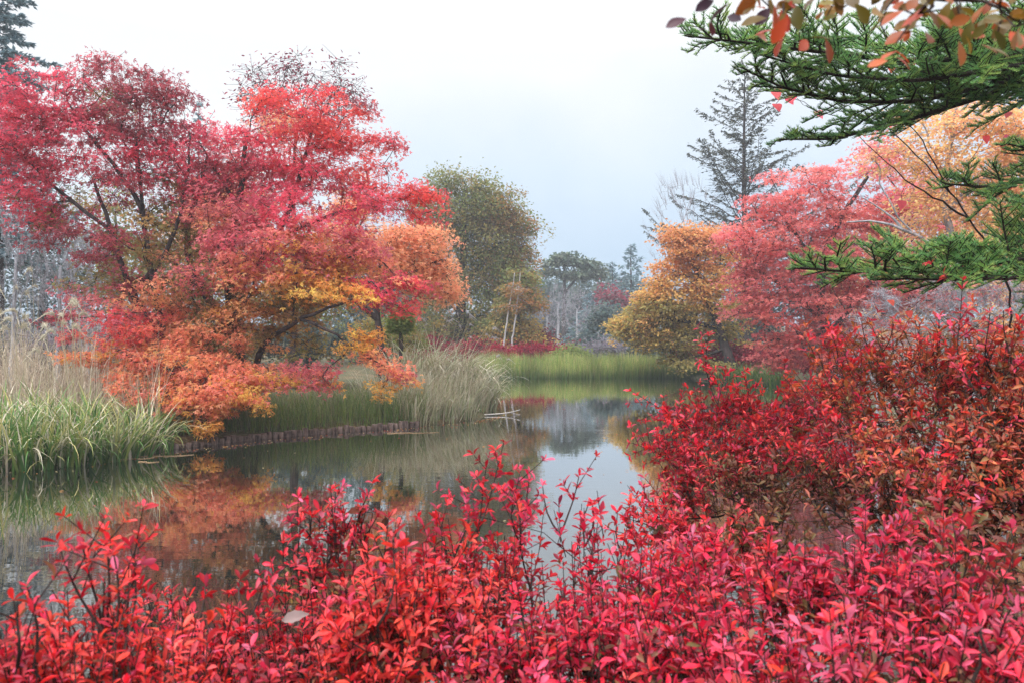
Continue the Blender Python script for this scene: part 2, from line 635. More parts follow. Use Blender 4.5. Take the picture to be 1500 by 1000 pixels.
for k in ('crimson', 'red', 'darkred', 'pinkred', 'orange', 'goldorange', 'gold', 'olive', 'peach', 'pink', 'pinkdk', 'apricot', 'amber', 'amberred', 'amberolive'):
    PAL[k] = np.clip((PAL[k] * .93 + .07 * PAL[k].mean(1, keepdims=True)) * 1.28 + .03, 0, .9)


def pal_cols(keys, n_per, spread=0.35):
    """keys per spray -> colour per leaf; leaves of a spray share a leaning"""
    out = []
    for k in keys:
        p = PAL[k]
        base = p[rng.integers(len(p))]
        c = p[rng.integers(len(p), size=n_per)]
        c = base * (1 - spread) + c * spread if spread < 1 else c
        out.append(c * np.exp(rng.normal(0, .13, size=(n_per, 1))) * np.exp(rng.normal(0, .05, size=(n_per, 3))))
    return np.clip(np.concatenate(out), 0, .95)


SHRINK, FILL = .5, 1.3


def in_blobs(blobs, count, Y, shell=0.0, R=0.0):
    """sample spray centres in blob volumes: (px, py, rx, ry, palette[, dY[, weight]])"""
    C, K, O = [], [], []
    wts = []
    for b in blobs:
        wts.append(b[2] * b[3] * (b[6] if len(b) > 6 else 1.0))
    wts = np.array(wts) / sum(wts)
    cen = np.mean([W(b[0], b[1], Y + (b[5] if len(b) > 5 else 0)) for b in blobs], 0)
    for b, w in zip(blobs, wts):
        n = max(2, int(round(count * w)))
        dY = b[5] if len(b) > 5 else 0
        y0 = Y + dY
        c = W(b[0], b[1], y0)
        rx, rz = b[2] * y0 / F, b[3] * y0 / F
        rx = max(rx - SHRINK * R, .3 * rx)
        rz *= FILL
        ry = max(rx, rz) * 0.8
        u = unit(rng.normal(size=(n, 3))) * (rng.random((n, 1)) ** (1 / 3.0) * (1 - shell) + shell)
        u[rng.random(n) < .12] *= 1.4
        C.append(c + u * (rx, ry, rz))
        K += [b[4]] * n
    C = np.concatenate(C)
    bc = np.array([W(b[0], b[1], Y + (b[5] if len(b) > 5 else 0)) for b in blobs])
    br = np.array([(b[2], max(b[2], b[3]), b[3]) for b in blobs]) * Y / F
    for i in np.nonzero(rng.random(len(C)) < .5)[0]:      # neighbouring colours run into each other
        q = C[i] + rng.normal(size=3) * R * .8
        K[i] = blobs[int(np.argmin((((bc - q) / br) ** 2).sum(1)))][4]
    O = C[:, :2] - cen[None, :2]
    O = unit(O + rng.normal(size=O.shape) * 0.25 * np.abs(O).mean())
    return C, K, O


def spray_leaves(acc, C, K, O, R, per, size, tmpl, thick=0.10, droop=0.12, tilt=0.45, jit=0.55, tw=None, twcol=(.1, .08, .07), spread=0.4, twigs=4):
    n = len(C)
    R = np.broadcast_to(np.asarray(R, float), (n,)) * rng.uniform(.65, 1.3, n)
    o3 = np.concatenate((O, np.zeros((n, 1))), 1)
    s3 = np.stack((-O[:, 1], O[:, 0], np.zeros(n)), 1)
    rad = np.sqrt(rng.random((n, per)))
    th = rng.random((n, per)) * 2 * np.pi
    a, b = rad * np.cos(th), rad * np.sin(th) * .85
    z = rng.normal(size=(n, per)) * thick - droop * (a + .3) ** 2 * np.sign(a + .3)
    pos = C[:, None] + R[:, None, None] * (o3[:, None] * a[..., None] + s3[:, None] * b[..., None] + np.array((0, 0, 1.)) * z[..., None])
    fw = o3[:, None] * (a[..., None] + .4) + s3[:, None] * b[..., None] + rng.normal(size=pos.shape) * .45 - np.array((0, 0, .25))
    nor = np.array((0, 0, 1.)) + o3[:, None] * tilt + rng.normal(size=pos.shape) * jit
    sz = size * rng.uniform(.65, 1.3, n * per)
    inst(acc, tmpl, pos.reshape(-1, 3), nor.reshape(-1, 3), fw.reshape(-1, 3), sz, pal_cols(K, per, spread))
    if tw is not None:
        for k in range(twigs):
            sticks(tw, C, pos[:, k], 0.003 + 0.00017 * C[:, 1], 0.0015 + 0.00008 * C[:, 1], twcol)


def tree(name, label, cat, Y, trunks, blobs, sprays, per, size, R, group=None, tmpl=None, bark=None, leafmat=None,
         rtip=0.006, expo=0.45, seg=0.3, wob=0.03, thick=0.1, droop=0.12, tilt=0.45, jit=0.55, spread=0.4, sides=5, twigs=3, up=0.15,
         shell=0.0, twcol=(.085, .07, .068), crown='crown', world=False, lenw=0.35):
    """trunks: list of (points, r0, r1); points are photo measurements (px, py[, dY])"""
    sk = Skel()
    base = None
    for k, (P, r0, r1) in enumerate(trunks):
        Q = np.array([W(p[0], p[1], Y + (p[2] if len(p) > 2 else 0)) for p in P]) if not world else np.array(P, float)
        if k == 0:
            g = float(ground_z(Q[0, 0], Q[0, 1]))
            if Q[0, 2] > g:
                Q = np.concatenate((np.array([[Q[0, 0], Q[0, 1], g - .05]]), Q))
            base = np.array((Q[0, 0], Q[0, 1], g))
            sk.trunk(Q, r0, r1, seg, None, wob * .5)
        else:
            sk.trunk(Q, r0, r1, seg, True if P[0][0] is not None and not (len(P[0]) > 3) else None, wob * .5)
    C, K, O = in_blobs(blobs, sprays, Y, shell, R)
    zmin = ground_z(C[:, 0], C[:, 1]) + .12
    C[:, 2] = np.maximum(C[:, 2], np.maximum(zmin, .15))
    sk.grow(C, seg, wob, lenw, 0.5, up)
    root = thing(name, label, cat, base, group)
    ta, la = Acc(), Acc()
    sk.mesh(ta, rtip, expo, sides)
    spray_leaves(la, C, K, O, R, per, size, tmpl or KITE, thick, droop, tilt, jit, ta, twcol, spread, twigs)
    tr = ta.build('trunk', bark or M_BARK, root, smooth=True, origin=base)
    cr = la.build(crown, leafmat or M_LEAF, root, origin=base)
    return root


KITE = kite(0.62)
TRI = tri3()
OV = ovate(.40)
SLIM = ovate(.33, .07, -.16)
BROAD = ovate(.40, .12, .10)
CURL = ovate(.34, .16, -.42)
HEART = ovate(.85, .06, -.12, ((0, 0), (.02, .7), (.14, 1.0), (.34, .96), (.62, .62), (.86, .24)))

# ------------------------------------------------------------------ left bank: the red maples
tree('maple_tree', 'crimson Japanese maple leaning left over the reeds, its stems dark', 'tree', 16.3,
     [([(268, 560), (250, 520), (225, 480), (190, 420), (170, 370), (160, 320), (140, 270)], .125, .03),
      ([(240, 505), (232, 450), (222, 400), (212, 340), (205, 270), (200, 200)], .08, .02),
      ([(196, 430), (240, 380), (262, 330), (275, 270), (280, 200)], .055, .02),
      ([(165, 340), (110, 300), (60, 255), (20, 215)], .04, .015),
      ([(205, 300), (170, 240), (120, 190), (100, 150)], .05, .02)],
     [(60, 150, 80, 34, 'crimson'), (20, 185, 70, 34, 'crimson'), (30, 240, 75, 40, 'crimson'), (150, 115, 75, 22, 'darkred'), (210, 130, 60, 25, 'darkred'),
      (110, 200, 90, 34, 'crimson'), (190, 185, 80, 34, 'darkred'), (250, 150, 45, 26, 'darkred'), (262, 135, 40, 10, 'purple', 0, .7), (140, 92, 25, 8, 'purple', 0, .5),
      (165, 145, 40, 26, 'olive', .5, .5), (130, 250, 80, 24, 'crimson', 0, .6), (220, 240, 70, 28, 'crimson', 0, .8), (50, 300, 55, 26, 'crimson', 0, .7), (60, 340, 55, 18, 'darkred', 0, .8), (130, 345, 60, 18, 'darkred', -.5, .8),
      (200, 280, 80, 24, 'darkred', 0, .45), (250, 215, 60, 34, 'crimson'), (280, 262, 45, 20, 'crimson', 0, .7), (185, 330, 50, 24, 'olive', .5, .5), (225, 395, 50, 26, 'olive', .5, .5),
      (100, 300, 60, 20, 'olive', .5, .5), (215, 440, 55, 18, 'olive', .5, .5), (70, 465, 45, 12, 'darkred', -.5, .7), (190, 475, 55, 20, 'red', -.8), (140, 385, 45, 15, 'darkred', 0, .6),
      (150, 420, 70, 26, 'olive', .5, .6), (170, 390, 60, 30, 'darkred', -.4, .4), (215, 350, 50, 34, 'olive', -.4, .5), (230, 430, 50, 26, 'orange', -.4, .5), (160, 455, 60, 20, 'pinkred', -.4, .5), (190, 400, 60, 40, 'olive', .8, .4), (240, 345, 60, 30, 'olive', .5, .5), (120, 440, 60, 26, 'pinkred', .6, .35), (60, 270, 70, 40, 'crimson', 0, .6), (240, 300, 60, 40, 'olive', .5, .5)],
     470, 56, .076, .37, tmpl=TRI, rtip=.0065, thick=.22, jit=.75)

tree('maple_tree', 'widest red maple on the left bank with several dark stems and scarlet tiers', 'tree', 17.2,
     [([(352, 545), (348, 500), (338, 440), (335, 390), (345, 330), (355, 270), (362, 200)], .17, .04),
      ([(346, 500), (310, 450), (282, 400), (270, 350), (290, 290), (305, 230)], .11, .03),
      ([(340, 430), (385, 380), (420, 320), (440, 260), (455, 200)], .09, .03),
      ([(338, 400), (400, 350), (470, 320), (540, 300), (600, 290)], .06, .02),
      ([(350, 300), (320, 260), (300, 220)], .05, .02),
      ([(300, 430), (262, 400), (240, 360)], .05, .02)],
     [(300, 215, 60, 30, 'crimson'), (370, 220, 70, 34, 'crimson'), (440, 205, 70, 34, 'red'), (500, 195, 60, 28, 'red'), (450, 160, 70, 24, 'red'), (390, 165, 40, 18, 'red'),
      (525, 160, 30, 14, 'darkred'), (550, 205, 42, 16, 'red'), (575, 212, 22, 8, 'darkred', 0, .8), (300, 270, 70, 30, 'darkred'), (380, 270, 70, 30, 'crimson'),
      (460, 265, 70, 30, 'crimson'), (530, 260, 55, 22, 'red'), (570, 285, 60, 18, 'red'), (615, 300, 40, 22, 'red', 0, 1.3), (630, 285, 22, 12, 'red'), (520, 305, 70, 26, 'crimson', -.6),
      (420, 310, 70, 28, 'crimson', -.8), (330, 310, 70, 28, 'pinkred', -.8), (350, 365, 75, 30, 'pinkred', -1.2), (440, 350, 80, 28, 'pinkred', -1.2), (520, 355, 50, 22, 'pinkred', -1),
      (290, 400, 60, 22, 'pinkred', -1.2, .7), (270, 360, 60, 26, 'olive', -.3, .9), (380, 400, 70, 26, 'orange', -1.2), (450, 395, 70, 26, 'gold', -.8), (510, 400, 55, 24, 'gold', -.6), (480, 380, 50, 20, 'orange', -.6),
      (560, 420, 55, 18, 'crimson', -1.2, 1.2), (605, 435, 46, 18, 'red', -1.2, 1.1), (580, 405, 40, 12, 'darkred', -1), (320, 440, 60, 26, 'olive', -.3, .9), (270, 445, 50, 22, 'orange', -.6), (400, 430, 60, 24, 'olive', -.3, .9), (340, 470, 50, 20, 'orange', -1, .8),
      (330, 350, 80, 40, 'pinkred', -.4, .5), (300, 370, 60, 26, 'olive', -.5, .7), (420, 360, 60, 20, 'gold', -.9, .6), (450, 420, 70, 24, 'gold', -.7), (380, 440, 70, 24, 'gold', -.4, .7), (430, 375, 90, 34, 'peach', -.2, .7), (300, 470, 60, 26, 'olive', -.3, .9), (390, 470, 60, 24, 'gold', -.2, .6), (470, 450, 60, 22, 'olive', -.3, .9), (250, 480, 60, 24, 'orange', -.4, .6), (540, 385, 60, 22, 'orange', -.6), (340, 250, 110, 50, 'pinkred', .6, .6), (470, 240, 90, 50, 'red', .6, .5), (300, 500, 70, 24, 'olive', -.3, .9), (420, 500, 70, 22, 'olive', -.3, .9)],
     780, 56, .078, .37, tmpl=TRI, rtip=.0062, thick=.22, jit=.75)

tree('maple_tree', 'low orange and gold maple whose curved dark limb reaches over the water', 'tree', 15.7,
     [([(374, 545, 1.3), (378, 515, 1.2), (392, 492, 1.0), (425, 478, .6), (440, 468, .4), (475, 455, .2), (520, 436)], .09, .02),
      ([(440, 468, .4), (470, 476, .2), (520, 508), (560, 535), (590, 552)], .035, .01),
      ([(424, 478, .6), (426, 450, .6), (440, 425, .5), (436, 400, .5)], .035, .012),
      ([(376, 535, 1.2), (340, 545, .6), (290, 560), (240, 565)], .05, .012)],
     [(480, 432, 70, 16, 'gold'), (420, 440, 50, 18, 'olive', .3, .7), (536, 492, 34, 12, 'gold'), (520, 505, 26, 10, 'gold'), (556, 524, 36, 12, 'orange', 0, 1.2), (578, 545, 28, 12, 'orange'), (592, 562, 18, 14, 'pinkred', 0, 1.6), (560, 570, 16, 12, 'gold'),
      (440, 546, 46, 16, 'pinkred', 0, 1.1), (475, 552, 40, 16, 'pinkred', 0, 1.1), (300, 545, 70, 14, 'orange'), (345, 552, 60, 16, 'orange'), (260, 560, 60, 16, 'orange'), (310, 580, 70, 18, 'orange', -.4), (330, 590, 60, 16, 'orange', -.4),
      (280, 600, 45, 18, 'orange', -.6), (300, 622, 32, 14, 'gold', -.6), (205, 552, 50, 16, 'orange', -.4), (195, 575, 42, 14, 'orange', -.6), (220, 520, 60, 20, 'orange', 0), (165, 520, 30, 14, 'gold', 0, .7), (250, 490, 60, 22, 'orange', .3), (190, 500, 50, 18, 'pinkred', .4), (390, 558, 26, 12, 'orange'), (260, 530, 90, 26, 'goldorange', .2, .8), (160, 540, 50, 16, 'orange', 0, .7), (125, 520, 46, 16, 'orange', 0, .7), (115, 490, 40, 16, 'pinkred', .2, .5), (400, 545, 60, 18, 'orange', .3, .6), (350, 570, 70, 20, 'gold', -.2, .8), (230, 590, 60, 18, 'orange', -.4, .8), (320, 520, 80, 22, 'orange', .3, .6)],
     320, 54, .078, .30, tmpl=TRI, rtip=.0055, thick=.2, jit=.75)

tree('maple_tree', 'peach-orange maple standing behind the scarlet tiers of the left bank', 'tree', 22,
     [([(560, 540), (555, 480), (550, 420), (560, 370), (590, 330)], .13, .03), ([(553, 440), (600, 400), (650, 380)], .05, .02), ([(555, 470), (470, 400), (380, 340), (320, 300)], .08, .02)],
     [(630, 345, 38, 16, 'peach'), (600, 360, 55, 24, 'peach'), (640, 395, 36, 18, 'peach'), (610, 410, 55, 22, 'peach'), (655, 415, 22, 16, 'peach'), (565, 370, 60, 34, 'peach'), (650, 430, 26, 12, 'peach'), (300, 330, 50, 45, 'peach'), (340, 300, 50, 30, 'peach'),
      (500, 340, 60, 30, 'peach'), (410, 180, 40, 20, 'peach', 0, .6), (520, 290, 40, 24, 'peach', 0, .6)],
     310, 60, .09, .50, tmpl=TRI, rtip=.007, thick=.22, jit=.75)

tree('sparse_tree', 'half-bare tree with thin upright twigs and few purple leaves above the maples', 'tree', 23,
     [([(430, 520), (432, 400), (430, 300), (432, 220), (440, 160)], .14, .03), ([(431, 300), (400, 220), (380, 150)], .05, .015), ([(431, 260), (470, 190), (490, 130)], .05, .015)],
     [(380, 140, 45, 34, 'purple'), (440, 115, 45, 26, 'purple'), (490, 120, 34, 28, 'purple'), (520, 140, 26, 20, 'purple'), (420, 165, 60, 24, 'darkred'), (480, 165, 50, 22, 'darkred')],
     170, 13, .10, .5, thick=.35, jit=.8, twigs=5, rtip=.004, up=.7, tmpl=OV)

print('left maples done')

# ------------------------------------------------------------------ right side trees
FILL = 1.0
tree('maple_tree', 'golden amber maple bending down to the water right of the far grass', 'tree', 36,
     [([(1075, 545), (1060, 500), (1040, 450), (1020, 400), (1000, 350)], .26, .06), ([(1050, 480), (1000, 470), (950, 465)], .1, .03), ([(1062, 510), (1030, 520), (990, 528)], .08, .03)],
     [(1000, 340, 50, 16, 'amberred'), (992, 358, 26, 14, 'amberred'), (1040, 350, 40, 20, 'amberred'), (978, 388, 24, 12, 'amberred'), (1000, 390, 50, 18, 'amberred', 0, .6), (988, 420, 44, 16, 'amber'), (950, 438, 30, 16, 'amber'), (1030, 420, 45, 24, 'amber'),
      (932, 464, 26, 14, 'amberolive'), (970, 450, 50, 20, 'amberolive'), (1020, 450, 40, 20, 'amber'), (915, 485, 24, 14, 'amber'), (955, 480, 40, 16, 'amber'), (1000, 480, 40, 16, 'amberolive', .5, .7), (965, 505, 30, 14, 'amberolive'), (1005, 510, 40, 14, 'amberolive', 0, .6), (990, 532, 40, 9, 'amberolive'), (1040, 535, 40, 9, 'amberolive'), (1050, 480, 30, 20, 'amberolive', .5, .6), (960, 425, 34, 20, 'amber', 0, .8), (935, 490, 36, 16, 'amberolive'), (985, 460, 70, 40, 'amberolive', .6, .7), (1020, 380, 50, 40, 'amberred', .5, .7), (950, 470, 44, 24, 'amber', 0, .8), (990, 500, 60, 30, 'amberolive', .4, .7), (1060, 400, 46, 40, 'amber', .3, .6), (1070, 460, 50, 40, 'amberolive', .3, .6), (925, 475, 36, 14, 'amberolive'), (1020, 360, 60, 24, 'amberred', 0, .8)],
     500, 60, .155, .72, rtip=.012, thick=.14, jit=.7)

tree('maple_tree', 'big salmon pink maple on the right bank behind the red hedge', 'tree', 29,
     [([(1230, 560), (1215, 500), (1200, 440), (1205, 380), (1230, 320), (1270, 260)], .26, .06), ([(1210, 470), (1160, 430), (1120, 400), (1080, 390)], .12, .03), ([(1203, 400), (1170, 350), (1140, 310)], .1, .03), ([(1215, 490), (1260, 430), (1310, 370), (1340, 310)], .12, .03), ([(1210, 490), (1160, 495), (1100, 500)], .08, .02)],
     [(1150, 300, 65, 22, 'pink', 0, .75), (1115, 320, 40, 18, 'pink'), (1215, 270, 65, 24, 'pink', 0, .7), (1280, 235, 60, 30, 'pink', 0, .55), (1120, 355, 60, 20, 'pink'), (1190, 330, 80, 30, 'pink'), (1270, 320, 70, 36, 'pink', 0, .8), (1335, 280, 50, 40, 'pink', 0, .5), (1095, 390, 36, 20, 'pink'), (1150, 385, 80, 26, 'pink'), (1230, 385, 80, 30, 'pink'),
      (1110, 430, 55, 24, 'pink'), (1180, 430, 80, 26, 'pink'), (1260, 430, 60, 30, 'pinkdk'), (1100, 460, 40, 16, 'pink'), (1150, 480, 60, 22, 'pinkdk'), (1210, 480, 70, 26, 'pinkdk'), (1140, 512, 46, 16, 'pink'), (1190, 520, 60, 18, 'pinkdk'), (1150, 535, 36, 10, 'pinkdk'), (1320, 400, 60, 30, 'pinkdk', 0, .6), (1340, 350, 70, 50, 'pink', .4, .8), (1320, 300, 60, 36, 'pink', -.5, .6), (1330, 440, 70, 30, 'pinkdk', .3, .6), (1090, 350, 46, 24, 'pink', 0, .8), (1380, 430, 70, 22, 'pink', -1, .7), (1460, 425, 60, 22, 'pinkdk', -1, .6), (1400, 390, 60, 26, 'pink', 0, .5), (1200, 400, 150, 90, 'pinkdk', .6, .12), (1280, 490, 60, 30, 'pinkdk', .3, .6), (1170, 260, 60, 20, 'pink', 0, .5)],
     680, 62, .12, .62, tmpl=TRI, rtip=.011, thick=.11, jit=.7)

tree('birch_tree', 'apricot leaved tree with pale bare limbs behind the fir boughs', 'tree', 21,
     [([(1420, 540), (1410, 440), (1395, 370), (1380, 290), (1390, 220), (1400, 150)], .16, .04), ([(1396, 375), (1340, 345), (1310, 330), (1280, 322), (1240, 326)], .06, .02), ([(1318, 332), (1290, 305), (1262, 290)], .035, .012), ([(1385, 310), (1450, 250), (1490, 200)], .06, .02), ([(1340, 346), (1315, 320), (1300, 290)], .03, .01)],
     [(1350, 190, 80, 30, 'apricot', 0, .7), (1430, 170, 70, 34, 'apricot', 0, .8), (1490, 200, 50, 50, 'apricot'), (1320, 235, 60, 24, 'apricot', 0, .6), (1410, 240, 80, 34, 'apricot'), (1460, 290, 60, 40, 'apricot', 0, .8), (1370, 290, 70, 34, 'apricot', 0, .7), (1300, 210, 50, 20, 'pink', 0, .5), (1420, 330, 80, 30, 'apricot', 0, .7), (1520, 260, 60, 90, 'apricot'), (1480, 360, 50, 30, 'apricot', 0, .6), (1440, 400, 70, 26, 'apricot', -.5, .6), (1350, 340, 60, 30, 'apricot', .5, .5)],
     430, 50, .10, .52, bark=M_BARKG, rtip=.009, jit=.7, thick=.2, twcol=lin((150, 146, 150)))

# ------------------------------------------------------------------ trees of the far bank
tree('oak_tree', 'tall olive-brown oak with a rounded crown on the far left bank', 'tree', 50,
     [([(672, 540), (674, 470), (678, 400), (680, 330), (680, 280)], .4, .1), ([(676, 430), (640, 370), (640, 310)], .16, .05), ([(677, 420), (720, 370), (735, 330)], .16, .05)],
     [(660, 265, 42, 18, 'oak'), (700, 280, 42, 22, 'oak'), (640, 300, 50, 28, 'oak'), (690, 320, 60, 28, 'oak'), (735, 320, 40, 24, 'oakwarm', 0, .8), (750, 335, 34, 22, 'oakwarm'), (650, 350, 60, 30, 'oak'), (720, 370, 60, 30, 'oak'), (765, 375, 26, 24, 'oakwarm'), (690, 400, 60, 30, 'oak'),
      (740, 415, 44, 26, 'oakwarm'), (690, 440, 60, 26, 'oak'), (770, 420, 20, 26, 'oakwarm'), (640, 410, 50, 40, 'oak', 1), (770, 325, 14, 14, 'oakwarm', 0, .6), (740, 460, 40, 22, 'oak', 0, .8), (720, 340, 70, 50, 'oak', .5, .7), (745, 390, 44, 40, 'oak', 0, .8), (720, 300, 50, 26, 'oak'), (650, 470, 60, 30, 'oak', .5, .7), (690, 480, 60, 24, 'oak', .4, .7)],
     640, 90, .17, 1.0, rtip=.017, thick=.3, jit=.75, droop=.2, spread=.25)

tree('oak_tree', 'smaller ochre tree at the right foot of the rounded oak', 'tree', 47,
     [([(752, 545), (755, 490), (762, 440), (768, 400)], .2, .05)],
     [(765, 410, 22, 22, 'oak'), (755, 440, 34, 24, 'oak'), (778, 440, 16, 20, 'oakwarm'), (745, 470, 40, 16, 'amberolive'), (775, 480, 24, 14, 'amberolive'), (745, 497, 40, 10, 'amber'), (785, 500, 24, 8, 'amber'), (730, 480, 30, 20, 'oak')],
     130, 60, .2, .85, rtip=.016, thick=.2, jit=.7)


def bare_tree(name, label, Y, px, py0, py1, width, n, bark, r0, group=None, lean=0, pal=None, per=6, size=.12, fork=3, seed_up=.8, tangle=0.0):
    """leafless tree: ascending limbs and a haze of fine twigs"""
    base = W(px, py0, Y)
    g = float(ground_z(base[0], base[1]))
    H = W(px, py1, Y)[2] - g
    wd = width * Y / F
    sk = Skel()
    sk.trunk(np.array([(base[0], Y, g - .05), (base[0] + lean * .4, Y, g + H * .35), (base[0] + lean, Y + .1, g + H * .7)]), r0, r0 * .35, .5, None, .03)
    t = rng.random(n) ** .7
    hz = g + H * (0.32 + .68 * t)
    wr = wd * np.sin(np.pi * np.clip(.15 + .75 * t, 0, 1)) * np.sqrt(rng.random(n))
    a = rng.random(n) * 6.283
    T = np.stack((base[0] + lean * t + np.cos(a) * wr, Y + np.sin(a) * wr * .8, hz), 1)
    sk.grow(T, .5, .04, .25, .9, seed_up)
    root = thing(name, label, 'tree', (base[0], Y, g), group)
    ta = Acc()
    sk.mesh(ta, r0 * .05, .42, 4)
    for k in range(fork):
        d = unit((T - np.array((base[0], Y, g + H * .3))) + rng.normal(size=T.shape) * wd * .5 + np.array((0, 0, H * .12)))
        d = unit(d + rng.normal(size=T.shape) * tangle * (1, 1, .6))
        sticks(ta, T - d * .1, T + d * rng.uniform(.3, .9, (n, 1)) * wd * .35, r0 * .04, r0 * .015)
    ta.build('trunk', bark, root, smooth=True, origin=(base[0], Y, g))
    if pal:
        la = Acc()
        m = n * per
        C = np.repeat(T, per, 0) + rng.normal(size=(m, 3)) * wd * .16
        inst(la, KITE, C, rng.normal(size=(m, 3)) + np.array((0, -.3, .6)), rng.normal(size=(m, 3)), size * rng.uniform(.6, 1.3, m), pal_cols([pal] * n, per, .5))
        la.build('crown', M_LEAF, root, origin=(base[0], Y, g))
    return root


def conifer(name, label, Y, px, py0, py1, halfw, nbr, pal, droop=.25, rise=0.0, start=.08, size=.25, dens=9, r0=.2, shape=1.0, group=None, jitter=.25, bark=None, gap=0.0, tuft=3):
    """spired tree: whorled boughs clothed in needle tufts"""
    b = W(px, py0, Y)
    g = float(ground_z(b[0], Y))
    H = W(px, py1, Y)[2] - g
    wd = halfw * Y / F
    base = np.array((b[0], Y, g))
    root = thing(name, label, 'tree', base, group)
    ta, la = Acc(), Acc()
    tz = np.linspace(-.05, H, 14)
    tube(ta, np.stack((base[0] + np.sin(tz * .4) * .03, np.full(14, Y), g + tz), 1), np.linspace(r0, .02, 14), 7)
    P0, P1, NP, NF, NS = [], [], [], [], []
    for k in range(nbr):
        t = start + (1 - start) * ((k + rng.random()) / nbr)
        if rng.random() < gap:
            continue
        L = wd * max(.05, (1 - t)) ** shape * rng.uniform(1 - jitter * 1.6, 1 + jitter)
        if rng.random() < .12:
            L *= rng.uniform(.3, .6)
        if t > .97:
            L = max(L, wd * .04)
        a = k * 2.399 + rng.normal() * .3
        o = np.array((math.cos(a), math.sin(a), 0))
        s = np.linspace(0, 1, 7)[:, None]
        C = base + np.array((0, 0, H * t)) + o * L * s + np.array((0, 0, 1.)) * L * (rise * rng.uniform(.6, 1.25) * s - droop * rng.uniform(.6, 1.5) * s * s + .5 * droop * s ** 4)
        C[1:] += np.cumsum(rng.normal(size=(6, 3)), 0) * L * .018
        tube(ta, C, np.linspace(.012 + r0 * .16 * (1 - t), .006, 7), 4)
        m = max(5, int(dens * L))
        u = rng.random(m) ** .8 * .93 + .07
        pt = np.stack([np.interp(u, s[:, 0], C[:, j]) for j in range(3)], 1)
        sd = np.array((-o[1], o[0], 0))
        lat = rng.uniform(-1, 1, (m, 1)) * L * .32 * (1.05 - u[:, None])
        end = pt + sd * lat + o * np.abs(lat) * .8 - np.array((0, 0, .12)) * np.abs(lat)
        sticks(ta, pt, end, .008, .004)
        for q in range(tuft):
            w_ = rng.random((m, 1))
            NP.append(pt * (1 - w_) + end * w_ + rng.normal(size=(m, 3)) * size * .15)
            NF.append(o + sd * np.sign(lat) * .9 + rng.normal(size=(m, 3)) * .45)
            NS.append(size * rng.uniform(.6, 1.25, m))
    NP, NF, NS = np.concatenate(NP), np.concatenate(NF), np.concatenate(NS)
    nn = np.array((0, 0, 1.)) + rng.normal(size=NP.shape) * .5
    c = PAL[pal][rng.integers(len(PAL[pal]), size=len(NP))] * np.exp(rng.normal(0, .15, (len(NP), 1)))
    inst(la, kite(.42), NP, nn, NF, NS, c)
    ta.build('trunk', bark or M_BARKD, root, smooth=True, origin=base)
    la.build('crown', M_NEEDLE, root, origin=base)
    return root


conifer('larch_tree', 'tall thin larch with sparse upswept boughs above the pink maple', 44, 1090, 540, 108, 155, 140, 'larch', droop=.30, rise=.80, start=.22, size=.17, dens=20, r0=.27, shape=.62, jitter=.32, bark=M_BARK, gap=.15, tuft=3)
conifer('spruce_tree', 'blue-grey spruce at the upper left behind the crimson maple', 30, -4, 540, -90, 140, 130, 'spruce', droop=.25, rise=.1, start=.25, size=.22, dens=18, r0=.26, shape=.55, tuft=6)
conifer('fir_tree', 'small blue fir tip seen in the dip between the two red maples', 60, 292, 520, 150, 42, 46, 'spruce', start=.2, size=.4, dens=7, r0=.25)
conifer('fir_tree', 'tallest dark fir at the end of the valley beside the amber maple', 92, 924, 530, 358, 42, 44, 'spruce', droop=.2, rise=.15, start=.25, size=.6, dens=6, r0=.3, shape=.6, gap=.1)
conifer('fir_tree', 'thin pointed fir between the umbrella pine and the tallest dark fir', 95, 897, 530, 384, 22, 36, 'spruce', start=.2, size=.5, dens=7, r0=.25, shape=.7)
conifer('fir_tree', 'broad low fir right of the umbrella pine', 93, 880, 530, 392, 24, 36, 'pine', start=.2, size=.6, dens=8, r0=.25, shape=.55)
conifer('fir_tree', 'dense green-black fir low in the centre of the valley', 74, 862, 530, 432, 34, 40, 'spruce', start=.08, size=.5, dens=10, r0=.2, shape=.8)

tree('pine_tree', 'umbrella shaped pine rising above the grey wood at the valley end', 'tree', 88,
     [([(826, 540), (826, 470), (827, 420), (826, 380)], .35, .1), ([(827, 430), (850, 400), (862, 390)], .12, .05)],
     [(826, 377, 20, 5, 'pine'), (815, 385, 22, 4, 'pine'), (838, 384, 18, 4, 'pine'), (858, 388, 24, 6, 'pine'), (805, 400, 18, 4, 'pine'), (870, 402, 18, 7, 'pine'), (845, 402, 26, 5, 'pine')],
     80, 60, .4, 1.2, leafmat=M_NEEDLE, thick=.15, rtip=.03)

for k, (px, py1, wdt, Y, lab) in enumerate([
        (818, 420, 30, 66, 'pale bare tree with fine mauve twigs, just left of the valley centre'),
        (845, 428, 30, 70, 'pale bare tree with fine mauve twigs, in the valley centre'),
        (802, 440, 26, 60, 'grey bare tree close to the ochre tree on the far bank'),
        (872, 450, 26, 64, 'low mauve bare tree beside the amber maple')]):
    bare_tree('bare_tree', lab, Y, px, 530, py1, wdt, 90, M_BARKG, .16, group='leafless trees at the valley end', pal='mauve', per=3, size=.15, fork=5)

